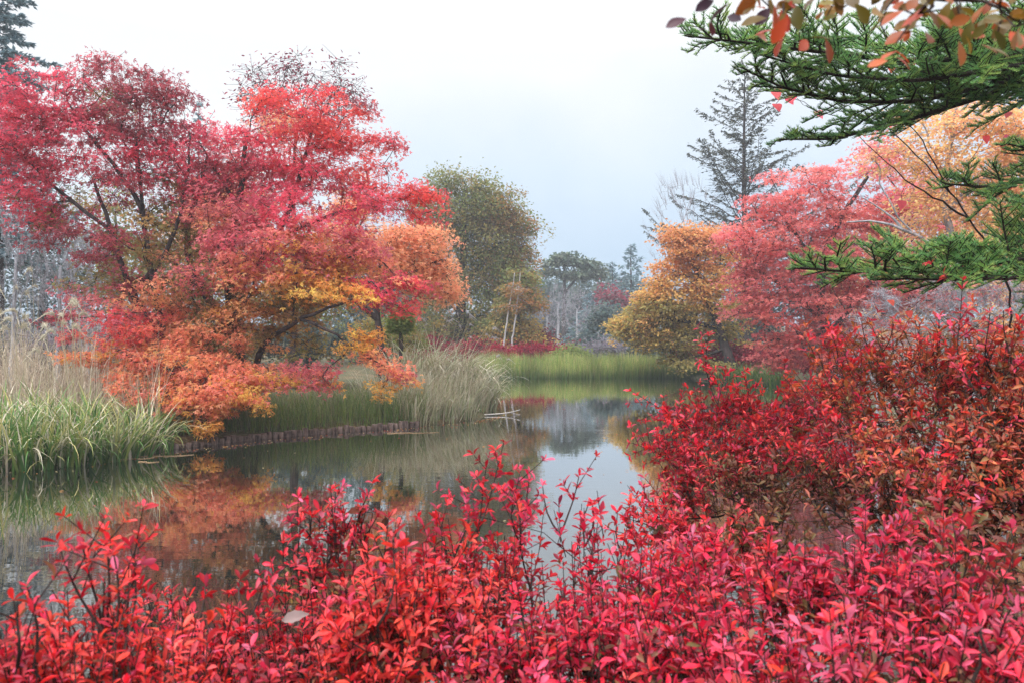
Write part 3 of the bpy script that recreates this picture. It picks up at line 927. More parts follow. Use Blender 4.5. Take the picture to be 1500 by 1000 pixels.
for px, Y, cr, lab, pal in [(800, 100, [(800, 440, 40, 30), (790, 480, 40, 30)], 'grey-green wooded clump behind the bare trees, left of the umbrella pine', 'greygreen'),
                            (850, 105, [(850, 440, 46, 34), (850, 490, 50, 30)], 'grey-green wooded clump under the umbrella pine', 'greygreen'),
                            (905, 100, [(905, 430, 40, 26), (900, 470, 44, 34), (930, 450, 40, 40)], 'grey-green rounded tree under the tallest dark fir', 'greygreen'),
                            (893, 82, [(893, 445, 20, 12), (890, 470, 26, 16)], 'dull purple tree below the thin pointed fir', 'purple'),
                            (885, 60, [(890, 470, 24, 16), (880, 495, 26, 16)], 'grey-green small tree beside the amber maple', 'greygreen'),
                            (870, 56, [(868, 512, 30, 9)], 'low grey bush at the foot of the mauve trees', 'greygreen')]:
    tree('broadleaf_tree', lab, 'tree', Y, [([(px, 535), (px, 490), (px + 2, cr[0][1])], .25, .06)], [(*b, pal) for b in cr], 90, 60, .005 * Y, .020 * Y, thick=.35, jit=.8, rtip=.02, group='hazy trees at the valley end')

bare_tree('bare_tree', 'pale leafless tree leaning left beside the tall larch', 41, 1040, 540, 262, 70, 130, M_BARKG, .14, lean=-1.6, fork=6, seed_up=.5)

# twin white birches
for px, px2, lab in ((736, 752, 'thin white birch stem on the far bank, left one of the pair'), (748, 760, 'thin white birch stem on the far bank, right one of the pair')):
    tree('birch_tree', lab, 'tree', 45, [([(px, 545), (px + 2, 500), (px + 8, 460), (px2, 420), (px2 + 2, 400)], .065, .025)],
         [(px2, 425, 16, 18, 'oakwarm'), (px2 - 6, 450, 14, 10, 'oakwarm')], 16, 20, .16, .6, bark=M_BARKW, rtip=.016, group='twin birches')

# background woods, left and right and behind, every one a tree
bgk = 0
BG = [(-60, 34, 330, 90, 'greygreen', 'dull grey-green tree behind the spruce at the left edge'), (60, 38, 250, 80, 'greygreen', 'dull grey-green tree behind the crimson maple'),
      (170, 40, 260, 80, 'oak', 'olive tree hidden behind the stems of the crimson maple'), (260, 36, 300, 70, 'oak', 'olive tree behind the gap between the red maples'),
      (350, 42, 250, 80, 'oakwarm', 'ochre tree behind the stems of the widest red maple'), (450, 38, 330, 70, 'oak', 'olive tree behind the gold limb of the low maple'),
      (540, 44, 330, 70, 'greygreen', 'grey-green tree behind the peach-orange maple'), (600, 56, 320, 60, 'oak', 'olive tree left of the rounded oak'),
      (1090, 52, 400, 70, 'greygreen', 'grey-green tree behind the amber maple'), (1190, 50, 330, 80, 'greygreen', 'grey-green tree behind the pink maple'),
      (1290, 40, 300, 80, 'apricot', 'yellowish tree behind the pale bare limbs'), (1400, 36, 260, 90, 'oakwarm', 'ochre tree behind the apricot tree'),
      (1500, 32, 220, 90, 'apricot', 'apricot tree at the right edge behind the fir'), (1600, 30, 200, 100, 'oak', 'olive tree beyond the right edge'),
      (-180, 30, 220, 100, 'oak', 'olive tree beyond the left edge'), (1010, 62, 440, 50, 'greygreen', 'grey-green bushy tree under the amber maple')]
for px, Y, top, wd, pal, lab in BG:
    hh = (540 - top)
    tree('broadleaf_tree', lab, 'tree', Y, [([(px, 545), (px + 4, 545 - hh * .4), (px, top + hh * .2)], .22, .05)],
         [(px, top + hh * .22, wd * .6, hh * .2, pal), (px - wd * .35, top + hh * .42, wd * .6, hh * .2, pal), (px + wd * .35, top + hh * .45, wd * .6, hh * .2, pal), (px, top + hh * .68, wd * .9, hh * .22, pal), (px, top + hh * .85, wd * .8, hh * .14, pal)],
         130, 48, .0052 * Y, .024 * Y, thick=.3, jit=.8, rtip=.016, group='woods behind the bank trees')
    bgk += 1

# grey lichen-covered bare shrubs at the left
for px, Y, top, wd, lab in [(20, 19, 285, 60, 'silver-grey leafless shrub at the left edge behind the reeds'), (85, 20, 310, 50, 'silver-grey leafless shrub left of the leaning maple stems'),
                            (130, 22, 340, 46, 'silver-grey leafless shrub close behind the leaning maple stems'), (-60, 20, 270, 60, 'silver-grey leafless shrub just outside the left edge')]:
    bare_tree('bare_shrub', lab, Y, px, 520, top, wd, 170, M_BARKG, .075, group='silver bare shrubs', fork=14, pal='grey', per=5, size=.035)

print('trees done')

# ------------------------------------------------------------------ house glimpsed through the trees
hp = W(672, 520, 60)
gz = float(ground_z(hp[0], 60))
house = thing('small_house', 'small grey-roofed house glimpsed between the pampas grass and the oak', 'house', (hp[0], 60, gz))


def boxv(x0, x1, y0, y1, z0, z1):
    return ([(x0, y0, z0), (x1, y0, z0), (x1, y1, z0), (x0, y1, z0), (x0, y0, z1), (x1, y0, z1), (x1, y1, z1), (x0, y1, z1)],
            [(0, 3, 2, 1), (4, 5, 6, 7), (0, 1, 5, 4), (1, 2, 6, 5), (2, 3, 7, 6), (3, 0, 4, 7)])


a = Acc(); v, f = boxv(-2.4, 2.4, 0, 4, -.1, 2.9); a.add(v, None, f); a.build('wall', M_WALL, house)
a = Acc()
a.add([(-2.9, -.6, 2.85), (2.9, -.6, 2.85), (2.9, 2, 4.1), (-2.9, 2, 4.1), (2.9, 4.6, 2.85), (-2.9, 4.6, 2.85),
       (-2.9, -.6, 2.97), (2.9, -.6, 2.97), (2.9, 2, 4.22), (-2.9, 2, 4.22), (2.9, 4.6, 2.97), (-2.9, 4.6, 2.97)], None,
      [(0, 1, 2, 3), (3, 2, 4, 5), (6, 9, 8, 7), (9, 11, 10, 8), (0, 6, 7, 1), (4, 10, 11, 5)])
a.add([(-2.9, -.6, 2.85), (-2.9, 2, 4.1), (-2.9, 4.6, 2.85), (-2.9, -.6, 2.97), (-2.9, 2, 4.22), (-2.9, 4.6, 2.97)], None, [(0, 1, 4, 3), (1, 2, 5, 4)])
a.add([(2.9, -.6, 2.85), (2.9, 2, 4.1), (2.9, 4.6, 2.85), (2.9, -.6, 2.97), (2.9, 2, 4.22), (2.9, 4.6, 2.97)], None, [(0, 3, 4, 1), (1, 4, 5, 2)])
a.build('roof', M_ROOF, house)
for x in (-1.3, 1.0):
    a = Acc(); v, f = boxv(x - .5, x + .5, -.04, .02, 1.0, 2.1); a.add(v, None, f); a.build('window', M_BARKD, house)


# ------------------------------------------------------------------ bushes of the banks
def bush(name, label, Y, px, py, rx, ry, pal, n=60, per=60, size=None, group=None, pal2=None):
    return tree(name, label, 'bush', Y, [([(px, py + ry), (px, py)], .05, .02)], [(px, py, rx, ry, pal), (px - rx * .4, py + ry * .3, rx * .6, ry * .7, pal2 or pal), (px + rx * .4, py + ry * .3, rx * .6, ry * .7, pal)],
                n, per, size or .0035 * Y, .011 * Y, thick=.4, jit=.8, rtip=.008, group=group, crown='foliage', shell=.3)


for px, py, rx, ry, Y, lab in [(728, 519, 16, 9, 44, 'wine red azalea mound left of the birch stems'), (760, 519, 18, 8, 43.5, 'wine red azalea mound right under the birch stems'), (790, 518, 18, 10, 44, 'wine red azalea mound at the middle of the far row'),
                               (812, 520, 15, 8, 46, 'small wine red azalea mound ending the row on the right'), (700, 515, 20, 14, 46, 'wine red azalea mound behind the pampas grass'), (640, 515, 40, 20, 46, 'broad wine red azalea hedge behind the pampas plumes'), (845, 516, 18, 6, 56, 'far low red azalea right of the row')]:
    bush('azalea_bush', lab, Y, px, py, rx, ry, 'wine', group='far azalea row')
bush('azalea_bush', 'dark purple rounded bush behind the wine red row', 48, 785, 500, 26, 16, 'purple')
bush('bush', 'light green low mound behind the far cattails', 43, 838, 521, 26, 8, 'yellowgreen')
bush('bush', 'brownish thicket mound at the end of the far grass', 50, 880, 512, 34, 12, 'mauve')
bush('bush', 'grey-green thicket mound beside the amber maple trunk', 52, 940, 510, 40, 14, 'greygreen')
for px, py, rx, ry, Y, lab in [(1010, 520, 30, 12, 40, 'wine red azalea under the amber maple'), (1070, 518, 40, 14, 37, 'wine red azalea between amber and pink maples'), (1130, 522, 40, 14, 36, 'wine red azalea under the pink maple'), (1220, 530, 60, 16, 33, 'wine red azalea behind the pink maple trunk')]:
    bush('azalea_bush', lab, Y, px, py, rx, ry, 'wine', group='azaleas below the right maples', n=80)
for px, py, rx, ry, Y, pal, lab in [(90, 500, 90, 26, 24, 'mauve', 'brown-grey thicket behind the dry reeds'), (300, 500, 90, 30, 24, 'olive', 'olive thicket behind the stems of the red maples'), (450, 495, 80, 30, 25, 'greygreen', 'grey-green thicket behind the gold limb'), (560, 490, 70, 30, 27, 'oak', 'olive thicket behind the pampas grass'), (-60, 490, 80, 40, 23, 'greygreen', 'grey-green thicket beyond the left edge'), (587, 470, 14, 12, 22, 'yellowgreen', 'bright green small bush peeking over the pampas grass')]:
    bush('thicket', lab, Y, px, py, rx, ry, pal, n=110, per=60)
# twiggy grey shrubs at right
for px, Y, top, wd, lab in [(1290, 9.5, 425, 70, 'tangled grey twiggy shrub left of the lowest fir bough'), (1380, 8.5, 405, 80, 'tangled grey twiggy shrub under the lowest fir bough'), (1470, 8, 400, 80, 'tangled grey twiggy shrub at the right edge below the fir')]:
    bare_tree('bare_shrub', lab, Y, px, 640, top, wd, 190, M_BARKG, .045, group='grey twiggy shrubs', fork=9, seed_up=.1, tangle=1.6)


# ------------------------------------------------------------------ grasses and reeds
def blades(acc, base, h, w, az, lean, bend, c0, c1, nseg=5, taper=1.0):
    n = len(base)
    o = np.stack((np.cos(az), np.sin(az), np.zeros(n)), 1)
    fa = az + np.pi / 2 + rng.normal(0, .5, n)
    sd = np.stack((np.cos(fa), np.sin(fa), np.zeros(n)), 1)
    p = base.copy()
    V, Cc = [], []
    for k in range(nseg + 1):
        t = k / nseg
        wk = w * (1 - t ** 1.6 * taper) * (.7 + .3 * min(1, t * 4)) + .0006
        V += [p - sd * wk[:, None] / 2, p + sd * wk[:, None] / 2]
        c = c0 * (1 - t) + c1 * t
        Cc += [c, c]
        th = lean + bend * ((k + .5) / nseg) ** 1.6
        p = p + (o * np.sin(th)[:, None] + np.array((0, 0, 1.)) * np.cos(th)[:, None]) * (h / nseg)[:, None]
    V = np.stack(V, 1)
    Cc = np.stack(Cc, 1).reshape(-1, 3)
    K = 2 * (nseg + 1)
    q = np.array([(2 * k, 2 * k + 1, 2 * k + 3, 2 * k + 2) for k in range(nseg)])
    acc.add(V, None, (q[None] + (np.arange(n) * K)[:, None, None]).reshape(-1, 4), Cc)
    return p


def pick(cols, n, jit=.12):
    c = lin(np.array(cols))[rng.integers(len(cols), size=n)]
    return c * np.exp(rng.normal(0, jit, (n, 1)))


GREEN = [(86, 118, 62), (104, 136, 66), (122, 150, 74), (150, 164, 84), (74, 104, 60)]
IRIS = [(54, 96, 50), (74, 112, 54), (96, 130, 60), (48, 84, 50), (124, 134, 72)]
STRAW = [(200, 186, 164), (184, 168, 148), (210, 200, 180), (172, 154, 138), (156, 138, 126)]
CREAM = [(222, 214, 190), (208, 198, 172), (230, 224, 208)]
TIPS = [(122, 150, 78), (164, 168, 98), (206, 192, 126), (210, 200, 166), (92, 134, 68), (104, 140, 76)]

# iris clumps at the left waterline
for px, Y, r, n, lab in [(-40, 12.4, .8, 230, 'iris clump leaning over the water just beyond the left edge'), (30, 12.6, .62, 260, 'yellowing iris clump leaning over the water at the left edge'), (85, 12.9, .55, 240, 'tall bright green iris clump with upright leaves by the water'), (135, 13.3, .55, 230, 'green iris clump right of the tallest upright leaves'),
                         (180, 13.7, .5, 200, 'dark green iris clump with a broken white leaf by the log edge'), (215, 14.4, .45, 150, 'small dark iris clump where the log edging begins'), (20, 13.6, .7, 240, 'pale green iris clump at the left edge in front of the reeds'), (110, 14.2, .6, 180, 'pale iris clump at the foot of the dry reeds')]:
    c = W(px, 490, Y)
    a = rng.random(n) * 6.283
    rr = np.sqrt(rng.random(n)) * r
    b = np.stack((c[0] + np.cos(a) * rr, Y + np.sin(a) * rr * .7, np.zeros(n)), 1)
    b[:, 2] = np.maximum(ground_z(b[:, 0], b[:, 1]), -.12)
    acc = Acc()
    az = a + rng.normal(0, .7, n)
    c0 = pick(IRIS, n); c1 = pick(TIPS, n)
    dead = rng.random(n) < .16
    c0[dead] = pick(STRAW, dead.sum()); c1[dead] = pick(CREAM, dead.sum())
    blades(acc, b, rng.uniform(.7, 1.35, n), rng.uniform(.028, .05, n), az, np.abs(rng.normal(.15, .2, n)), np.abs(rng.normal(1.35, .75, n)), c0, c1, 8)
    tag(acc.build('iris_clump', M_GRASS, origin=(c[0], Y, 0)), lab, 'iris', 'iris clumps along the left waterline')

# dry reed stand behind them
n = 2100
px = rng.uniform(-120, 235, n); Y = rng.uniform(14.6, 18, n)
b = np.stack(((px - 750) / F * Y, Y, np.zeros(n)), 1); b[:, 2] = ground_z(b[:, 0], b[:, 1]) - .02
acc = Acc()
hh = rng.uniform(.8, 2.0, n) * (1 + .18 * np.sin(px * .06))
c0 = pick(STRAW, n); c1 = pick(STRAW + CREAM, n)
blades(acc, b, hh, rng.uniform(.007, .014, n), rng.random(n) * 6.28, np.abs(np.where(rng.random(n) < .12, rng.normal(.5, .3, n), rng.normal(0, .10, n))), np.abs(rng.normal(.1, .5, n)), c0, c1, 5)
m = 1500
k = rng.integers(n, size=m)
bb = b[k] + np.array((0, 0, 1.)) * (hh[k] * rng.uniform(.3, .85, m))[:, None]
blades(acc, bb, rng.uniform(.25, .5, m), rng.uniform(.008, .018, m), rng.random(m) * 6.28, rng.uniform(.4, .8, m), rng.uniform(.4, 1.5, m), pick(STRAW, m), pick(STRAW, m), 4)
tag(acc.build('dry_reeds', M_GRASS), 'stand of straw coloured dry reeds behind the iris clumps', 'reeds', kind='stuff')


def plumes(acc, tip, d, L, cols, n=46):
    """feathery seed heads: fine hairs along a drooping axis"""
    for p, o in zip(tip, d):
        t = rng.random(n)
        ax = np.array((o[0], o[1], 0))
        q = p + ax * (t * t * L * .8)[:, None] + np.array((0, 0, 1.)) * (L * (.8 * t - 1.1 * t * t))[:, None]
        dirn = unit(ax * (.3 + t[:, None]) + np.array((0, 0, 1.)) * (.5 - 1.4 * t[:, None]) + rng.normal(size=(n, 3)) * .22)
        sticks(acc, q, q + dirn * (L * .2 * (1.15 - t))[:, None], .0035, .001, pick(cols, n, .08))


# tall plumed reed stems at the left
for px, py, Y, lab in [(8, 452, 13.9, 'cream plume of tall grass at the left edge'), (28, 470, 14.4, 'cream plume of tall grass beside the left edge'), (92, 462, 14.4, 'cream drooping plume pair above the dry reeds'), (110, 455, 14.8, 'tallest cream plume left of the leaning maple'), (60, 500, 14.2, 'small cream plume low among the dry reeds'), (45, 425, 19, 'silvery plume in front of the bare shrubs')]:
    tip = W(px, py, Y)
    b = np.array((tip[0] + .15, Y, 0.)); b[2] = float(ground_z(b[0], Y))
    acc = Acc()
    for s_ in range(4):
        dx = rng.normal(0, .13); tt = tip + np.array((dx, rng.normal(0, .1), rng.normal(0, .16)))
        tube(acc, np.array([b + (s_ * .03, 0, 0), (b + tt) / 2 + (0, 0, .1), tt]), [.008, .006, .004], 4, lin((190, 176, 148)))
        plumes(acc, [tt], [(rng.choice((-1, 1)) * .6, rng.normal(0, .4))], .55, CREAM, 130)
    tag(acc.build('plume_grass', M_GRASS, origin=tuple(b)), lab, 'plume grass', 'plumed grasses in the reed stand')

# bank grass above the log edge
n = 5200
u = rng.random(n)
px = 225 + u * 400; Y = 14.9 + u * 3.6 + rng.random(n) ** 1.3 * 2.0
b = np.stack(((px - 750) / F * Y, Y, np.zeros(n)), 1)
ok = shore_sd(b[:, 0], b[:, 1]) > .03
b = b[ok]; n = len(b); b[:, 2] = ground_z(b[:, 0], b[:, 1]) - .02
acc = Acc()
BANK = GREEN + [(120, 116, 84), (142, 130, 100), (104, 104, 76)]
blades(acc, b, rng.uniform(.4, .98, n), rng.uniform(.006, .014, n), rng.random(n) * 6.28, np.abs(rng.normal(.1, .2, n)), np.abs(rng.normal(.5, .5, n)), pick(BANK, n), pick(BANK + [(176, 164, 128)], n), 5)
tag(acc.build('bank_grass', M_GRASS), 'long green and straw grass above the log edging', 'grass', kind='stuff')

# pampas / silver grass clumps on the point
for k, (px, Y, r, n, hgt, plume, lab) in enumerate([
        (565, 19.2, .8, 420, 1.05, 0, 'fine olive grass clump above the end of the log edging'), (610, 19.8, .8, 420, 1.15, 0, 'fine straw grass clump drooping to the water'),
        (618, 21.6, .7, 300, 2.05, 5, 'tall silver grass clump behind the gold maple tip'), (650, 22.3, .75, 320, 2.25, 8, 'tallest silver grass clump with pale plumes on the point'),
        (682, 22.2, .65, 280, 1.9, 6, 'silver grass clump arching right over the inlet'), (655, 20.6, .7, 380, 1.25, 0, 'mid height cream and green grass clump on the point'),
        (700, 21.9, .5, 240, 1.35, 4, 'small arching grass clump at the tip of the point'), (690, 20.9, .5, 260, .8, 0, 'low dry grass clump hanging into the water at the point'), (640, 19.3, .55, 300, .75, 0, 'low olive grass clump overhanging the bare edge of the point'), (668, 19.7, .5, 280, .7, 0, 'low straw grass clump overhanging the water beside the fallen branch'), (605, 18.7, .55, 300, .8, 0, 'low green grass clump beyond the last log'), (640, 20.4, .6, 300, .9, 0, 'low mixed grass clump inside the point'), (672, 21, .6, 300, 1.0, 0, 'mid height straw grass clump behind the fallen branch'), (590, 22.4, .7, 260, 2.0, 3, 'silver grass clump half hidden by the low maple')]):
    c = W(px, 490, Y)
    a = rng.random(n) * 6.283
    rr = np.sqrt(rng.random(n)) * r
    b = np.stack((c[0] + np.cos(a) * rr, Y + np.sin(a) * rr * .8, np.zeros(n)), 1)
    b[:, 2] = np.maximum(ground_z(b[:, 0], b[:, 1]), -.05)
    acc = Acc()
    az = np.where(rng.random(n) < .6, rng.normal(-.3, .9, n), a)
    SIL = [(128, 150, 96), (156, 168, 118), (110, 132, 84), (190, 186, 146), (160, 146, 116)]
    c0 = pick(SIL + STRAW[:2], n); c1 = pick(SIL[:2] + CREAM + CREAM + STRAW, n)
    blades(acc, b, hgt * rng.uniform(.6, 1.15, n), rng.uniform(.012, .030, n) * (1.7 if hgt > 1.3 else 1), az, np.abs(rng.normal(.12, .14, n)), np.abs(rng.normal(1.8 if hgt > 1.3 else .8, .6, n)), c0, c1, 7)
    if plume:
        tips = []
        for j in range(plume):
            aa = rng.normal(-.2, 1.0)
            tp = c + np.array((math.cos(aa) * .5 + .3, math.sin(aa) * .5, 0)); tp[2] = float(ground_z(c[0], Y)) + hgt * rng.uniform(.92, 1.12)
            tube(acc, np.array([(c[0] + rng.normal(0, .15), Y, b[0, 2]), (c + tp) / 2 * (1, 1, 0) + (0, 0, tp[2] * .6), tp]), [.006, .005, .003], 3, lin((178, 170, 140)))
            plumes(acc, [tp], [(math.cos(aa), math.sin(aa))], .3, [(206, 200, 202), (190, 184, 186), (220, 214, 214)], 90)
    tag(acc.build('silver_grass', M_GRASS, origin=(c[0], Y, 0)), lab, 'grass clump', 'grass clumps on the point')

# far cattail bed
n = 13000
x = rng.uniform(-1.9, 10.3, n); y = 38.35 + rng.random(n) ** 1.5 * 3.4
b = np.stack((x, y, np.zeros(n)), 1); b[:, 2] = np.maximum(ground_z(x, y), -.1)
acc = Acc()
hh = rng.uniform(.55, 1.03, n) * (1 - .25 * np.clip((x - 6.5) / 3, 0, 1)) * (1 + .06 * np.sin(x * 2.1 + y) + .07 * np.sin(x * 5.3 + 2 * y) + .05 * np.sin(x * 11.7))
blades(acc, b, hh, rng.uniform(.012, .03, n), rng.random(n) * 6.28, np.abs(rng.normal(.0, .08, n)), np.abs(rng.normal(.1, .2, n)), pick([(66, 98, 50), (78, 108, 52), (60, 88, 50), (96, 116, 60)], n), pick([(150, 160, 84), (166, 168, 96), (190, 172, 120), (136, 156, 80), (120, 150, 74)], n, .2) * (1 + .22 * np.sin(x * 3.1 + 2 * np.sin(x * 1.3)))[:, None], 3)
tag(acc.build('cattail_bed', M_GRASS), 'bright green bed of cattails along the far shore', 'cattails', kind='stuff')

# iris tufts at right bank below pink maple
for px, Y, lab in [(1065, 35.5, 'green iris tuft under the amber maple at the right shore'), (1100, 34.2, 'green iris tuft at the right shore below the wine red azaleas'), (1140, 33, 'green iris tuft below the pink maple')]:
    c = W(px, 490, Y); n = 160
    c[0] = max(c[0], 9.6)
    a = rng.random(n) * 6.283
    b = np.stack((c[0] + np.cos(a) * .8 * rng.random(n), Y + np.sin(a) * .8 * rng.random(n), np.zeros(n)), 1); b[:, 2] = np.maximum(ground_z(b[:, 0], b[:, 1]), -.05)
    acc = Acc()
    blades(acc, b, rng.uniform(.6, 1.2, n), rng.uniform(.03, .05, n), a, np.abs(rng.normal(.15, .15, n)), np.abs(rng.normal(.7, .5, n)), pick(IRIS, n), pick(GREEN, n), 5)
    tag(acc.build('iris_clump', M_GRASS, origin=(c[0], Y, 0)), lab, 'iris', 'iris tufts at the right shore')

# ------------------------------------------------------------------ log edging
edge = resample(np.array([(-6.55, 14.28, 0), (-5.9, 15.1, 0), (-4.95, 16.22, 0), (-3.9, 17.05, 0), (-2.9, 17.72, 0), (-2.2, 18.25, 0)]), .13)
le = thing('log_edging', 'row of short upright weathered logs holding the left bank', 'log edging', (edge[0, 0], edge[0, 1], 0))
for q in edge:
    r = rng.uniform(.058, .07)
    acc = Acc()
    tl = rng.normal(0, .012, 2); tp = .115 + rng.normal(0, .016) - (.05 if q[0] < -5.8 else 0)
    P = np.array([(q[0], q[1], -.4), (q[0], q[1], 0), (q[0] + tl[0], q[1] + tl[1], tp - .012), (q[0] + tl[0], q[1] + tl[1], tp)])
    tube(acc, P, [r, r, r, r * .86], 9, rough=.02)
    o = acc.build('log', M_LOG, le, smooth=False, origin=(edge[0, 0], edge[0, 1], 0))

# ------------------------------------------------------------------ floating bits
acc = Acc()
p0 = W(668, 612, 20.6); p1 = W(762, 606, 20.9)
P = np.array([(p0[0], p0[1], .05), (p0[0] * .6 + p1[0] * .4, p0[1] + .05, .02), (p1[0] * .85 + p0[0] * .15, p1[1], .05), (p1[0], p1[1], .14)])
tube(acc, resample(P, .15), np.linspace(.035, .012, len(resample(P, .15))), 6, lin((196, 188, 180)), rough=.1)
tube(acc, np.array([P[2], P[2] + (.25, .05, -.05)]), [.014, .006], 4, lin((186, 176, 168)))
tube(acc, np.array([P[2], P[2] + (.16, -.1, .28)]), [.010, .004], 4, lin((150, 140, 132)))
tag(acc.build('fallen_branch', M_TWIG, origin=tuple(P[0])), 'pale fallen branch floating off the tip of the point', 'branch')
for k, (px, py, L, an, lab) in enumerate([(605, 634, 1.1, .1, 'thin dry stalk floating below the straw grass clump'), (240, 668, .9, .15, 'tan dry stalk floating at the start of the log edging'), (200, 672, .5, .3, 'short tan stalk floating beside the broken iris leaf'), (215, 677, .35, -.2, 'smallest tan stalk floating near the dark irises')]):
    Yw = F * CAMZ / (py - HZ)
    c = W(px, py, Yw)
    d = np.array((math.cos(an), math.sin(an), 0)) * L / 2
    acc = Acc()
    cv = resample(np.array([c - d, c - d * .4 + (0, .05, 0), c + d * .3 + (0, -.04, 0), c + d + (0, .09, 0)]) + (0, 0, .004), L / 12)
    tube(acc, cv + rng.normal(size=cv.shape) * (.006, .006, .002), np.linspace(.010, .004, len(cv)), 5, lin((172, 144, 112)))
    tag(acc.build('dry_stalk', M_TWIG, origin=tuple(c)), lab, 'stalk')
n = 620
x = rng.uniform(-9, 7, n); y = rng.uniform(4, 37, n)
x[320:] = np.interp(rng.random(300), np.linspace(0, 1, 6), (-8, -6.4, -4.7, -2.8, -.9, -.3)); y[320:] = np.interp(x[320:], (-8, -6.4, -4.7, -2.8, -.9, -.3), (12.1, 13.9, 16, 17.5, 19.3, 20.6)) - np.abs(rng.normal(0, .35, 300))
sdv = shore_sd(x, y); x, y = x[sdv < -.06], y[sdv < -.06]; n = len(x)
acc = Acc()
inst(acc, OV, np.stack((x, y, np.full(n, .006)), 1), np.array((0, 0, 1.)) + rng.normal(size=(n, 3)) * .03, rng.normal(size=(n, 3)) * (1, 1, 0), rng.uniform(.03, .06, n), pick([(206, 150, 96), (190, 90, 70), (214, 196, 150), (160, 120, 84)], n))
tag(acc.build('floating_leaves', M_LEAF), 'scattered fallen leaves floating on the pond', 'leaves', kind='stuff')

print('banks done')


# ------------------------------------------------------------------ fir tree at the right (trunk beyond the frame)
ftx = W(1720, 490, 5.6)
fbase = np.array((ftx[0], 5.6, float(ground_z(ftx[0], 5.6))))
fir = thing('fir_tree', 'dark green fir reaching in from the right edge with level boughs', 'fir tree', fbase)
acc = Acc()
tz = np.linspace(-.05, 8.5, 24)
tube(acc, np.stack((np.full(24, fbase[0]), np.full(24, fbase[1]), fbase[2] + tz), 1), np.linspace(.17, .03, 24), 10, rough=.03)
acc.build('trunk', M_BARKD, fir, smooth=True, origin=fbase)
NEED = needle()


def fir_bough(pts, Y0, Y1, wid, n_side, lift=.25, keylen=1.0):
    """one bough: axis, side shoots, shoots on those, all with needles"""
    P = np.array([W(p[0], p[1], Y0 + (Y1 - Y0) * k / (len(pts) - 1)) for k, p in enumerate(pts)])
    P = np.concatenate((np.array([[fbase[0], fbase[1], P[0, 2] + .15]]), P))
    Q = resample(P, .06)
    m = len(Q)
    ba, na = Acc(), Acc()
    tube(ba, Q, np.linspace(.030, .005, m), 6, cap=True)
    T = unit(np.gradient(Q, axis=0))
    s0, s1, w_ = [], [], []
    for k in range(n_side):
        u = .12 + .86 * min(.999, (k + rng.random() * 1.6) / n_side)
        i = min(m - 1, int(u * m))
        t = T[i]
        lat = unit(np.cross(t, (0, 0, 1.)))
        sgn = 1 if k % 2 else -1
        L = wid * (1 - u) ** .55 * rng.uniform(.35, 1.15) + .06
        d = unit(t * rng.uniform(.5, 1.1) + lat * sgn * rng.uniform(.4, 1.0) + np.array((0, 0, lift * rng.normal(.6, .7))))
        e = Q[i] + d * L - np.array((0, 0, .10 * L))
        mid = (Q[i] + e) / 2 + np.array((0, 0, .05 * L)) + rng.normal(size=3) * .02
        tube(ba, np.array([Q[i], mid, e]), [.008, .005, .003], 4)
        s0 += [Q[i], mid]; s1 += [mid, e]
        ns = max(3, int(L / .026))
        for j in range(ns):
            v = .15 + .85 * (j + rng.random() * .6) / ns
            b0 = Q[i] * (1 - v) + e * v + np.array((0, 0, .05 * L * 4 * v * (1 - v) * .5))
            l2 = min(.2, .42 * L * (1.15 - v)) * rng.uniform(.5, 1.25) + .035
            lat2 = unit(np.cross(d, (0, 0, 1.))) * (1 if j % 2 else -1)
            d2 = unit(d * .75 + lat2 * rng.uniform(.3, 1.0) + np.array((0, 0, rng.normal(.2, .38))))
            s0.append(b0); s1.append(b0 + d2 * l2)
    for i in range(2, m - 1):
        if i / m > .25:
            s0.append(Q[i]); s1.append(Q[i + 1])
    s0, s1 = np.array(s0), np.array(s1)
    L = np.linalg.norm(s1 - s0, axis=1)
    sticks(ba, s0, s1, .0035, .002)
    cnt = np.maximum(6, (L / .0016).astype(int))
    idx = np.repeat(np.arange(len(s0)), cnt)
    tt = rng.random(len(idx))[:, None]
    pos = s0[idx] * (1 - tt) + s1[idx] * tt
    d = unit(s1 - s0)[idx]
    a = unit(np.cross(d, rng.normal(size=d.shape)))
    a[:, 2] = np.abs(a[:, 2]) * .9 + .05
    fw = unit(d * .75 + a)
    nn = unit(np.cross(fw, rng.normal(size=fw.shape)))
    tone = rng.integers(len(PAL['fir']), size=len(s0))[idx]
    c = PAL['fir'][tone] * .6 + PAL['fir'][rng.integers(len(PAL['fir']), size=len(idx))] * .4
    inst(na, NEED, pos, nn, fw, rng.uniform(.016, .027, len(idx)), c, wid=.030)
    bo = ba.build('bough', M_BARKD, fir, origin=fbase)
    na.build('needles', M_NEEDLE, bo, origin=fbase)


fir_bough([(1560, 70), (1440, 88), (1330, 90), (1200, 78), (1090, 64), (1002, 54)], 5.2, 4.6, .95, 69, .5)
fir_bough([(1560, 110), (1440, 128), (1340, 150), (1230, 150), (1140, 128), (1085, 100)], 5.4, 4.8, .75, 66, .45)
fir_bough([(1560, 100), (1480, 128), (1400, 155), (1310, 182), (1220, 205), (1140, 205)], 5.6, 5.0, .40, 60, .45)
fir_bough([(1580, 370), (1480, 382), (1390, 398), (1300, 396), (1230, 398), (1172, 392)], 4.9, 4.3, .62, 66, .8)
fir_bough([(1590, 330), (1510, 350), (1430, 372), (1360, 365)], 5.1, 4.7, .5, 45, .8)
fir_bough([(1600, 240), (1520, 262), (1450, 275), (1385, 270)], 5.2, 4.9, .5, 39, .6)
fir_bough([(1620, 215), (1540, 225), (1475, 212)], 5.0, 4.8, .4, 27, .6)
fir_bough([(1600, 40), (1500, 52), (1420, 60), (1350, 72)], 5.8, 5.5, .8, 45, .6)
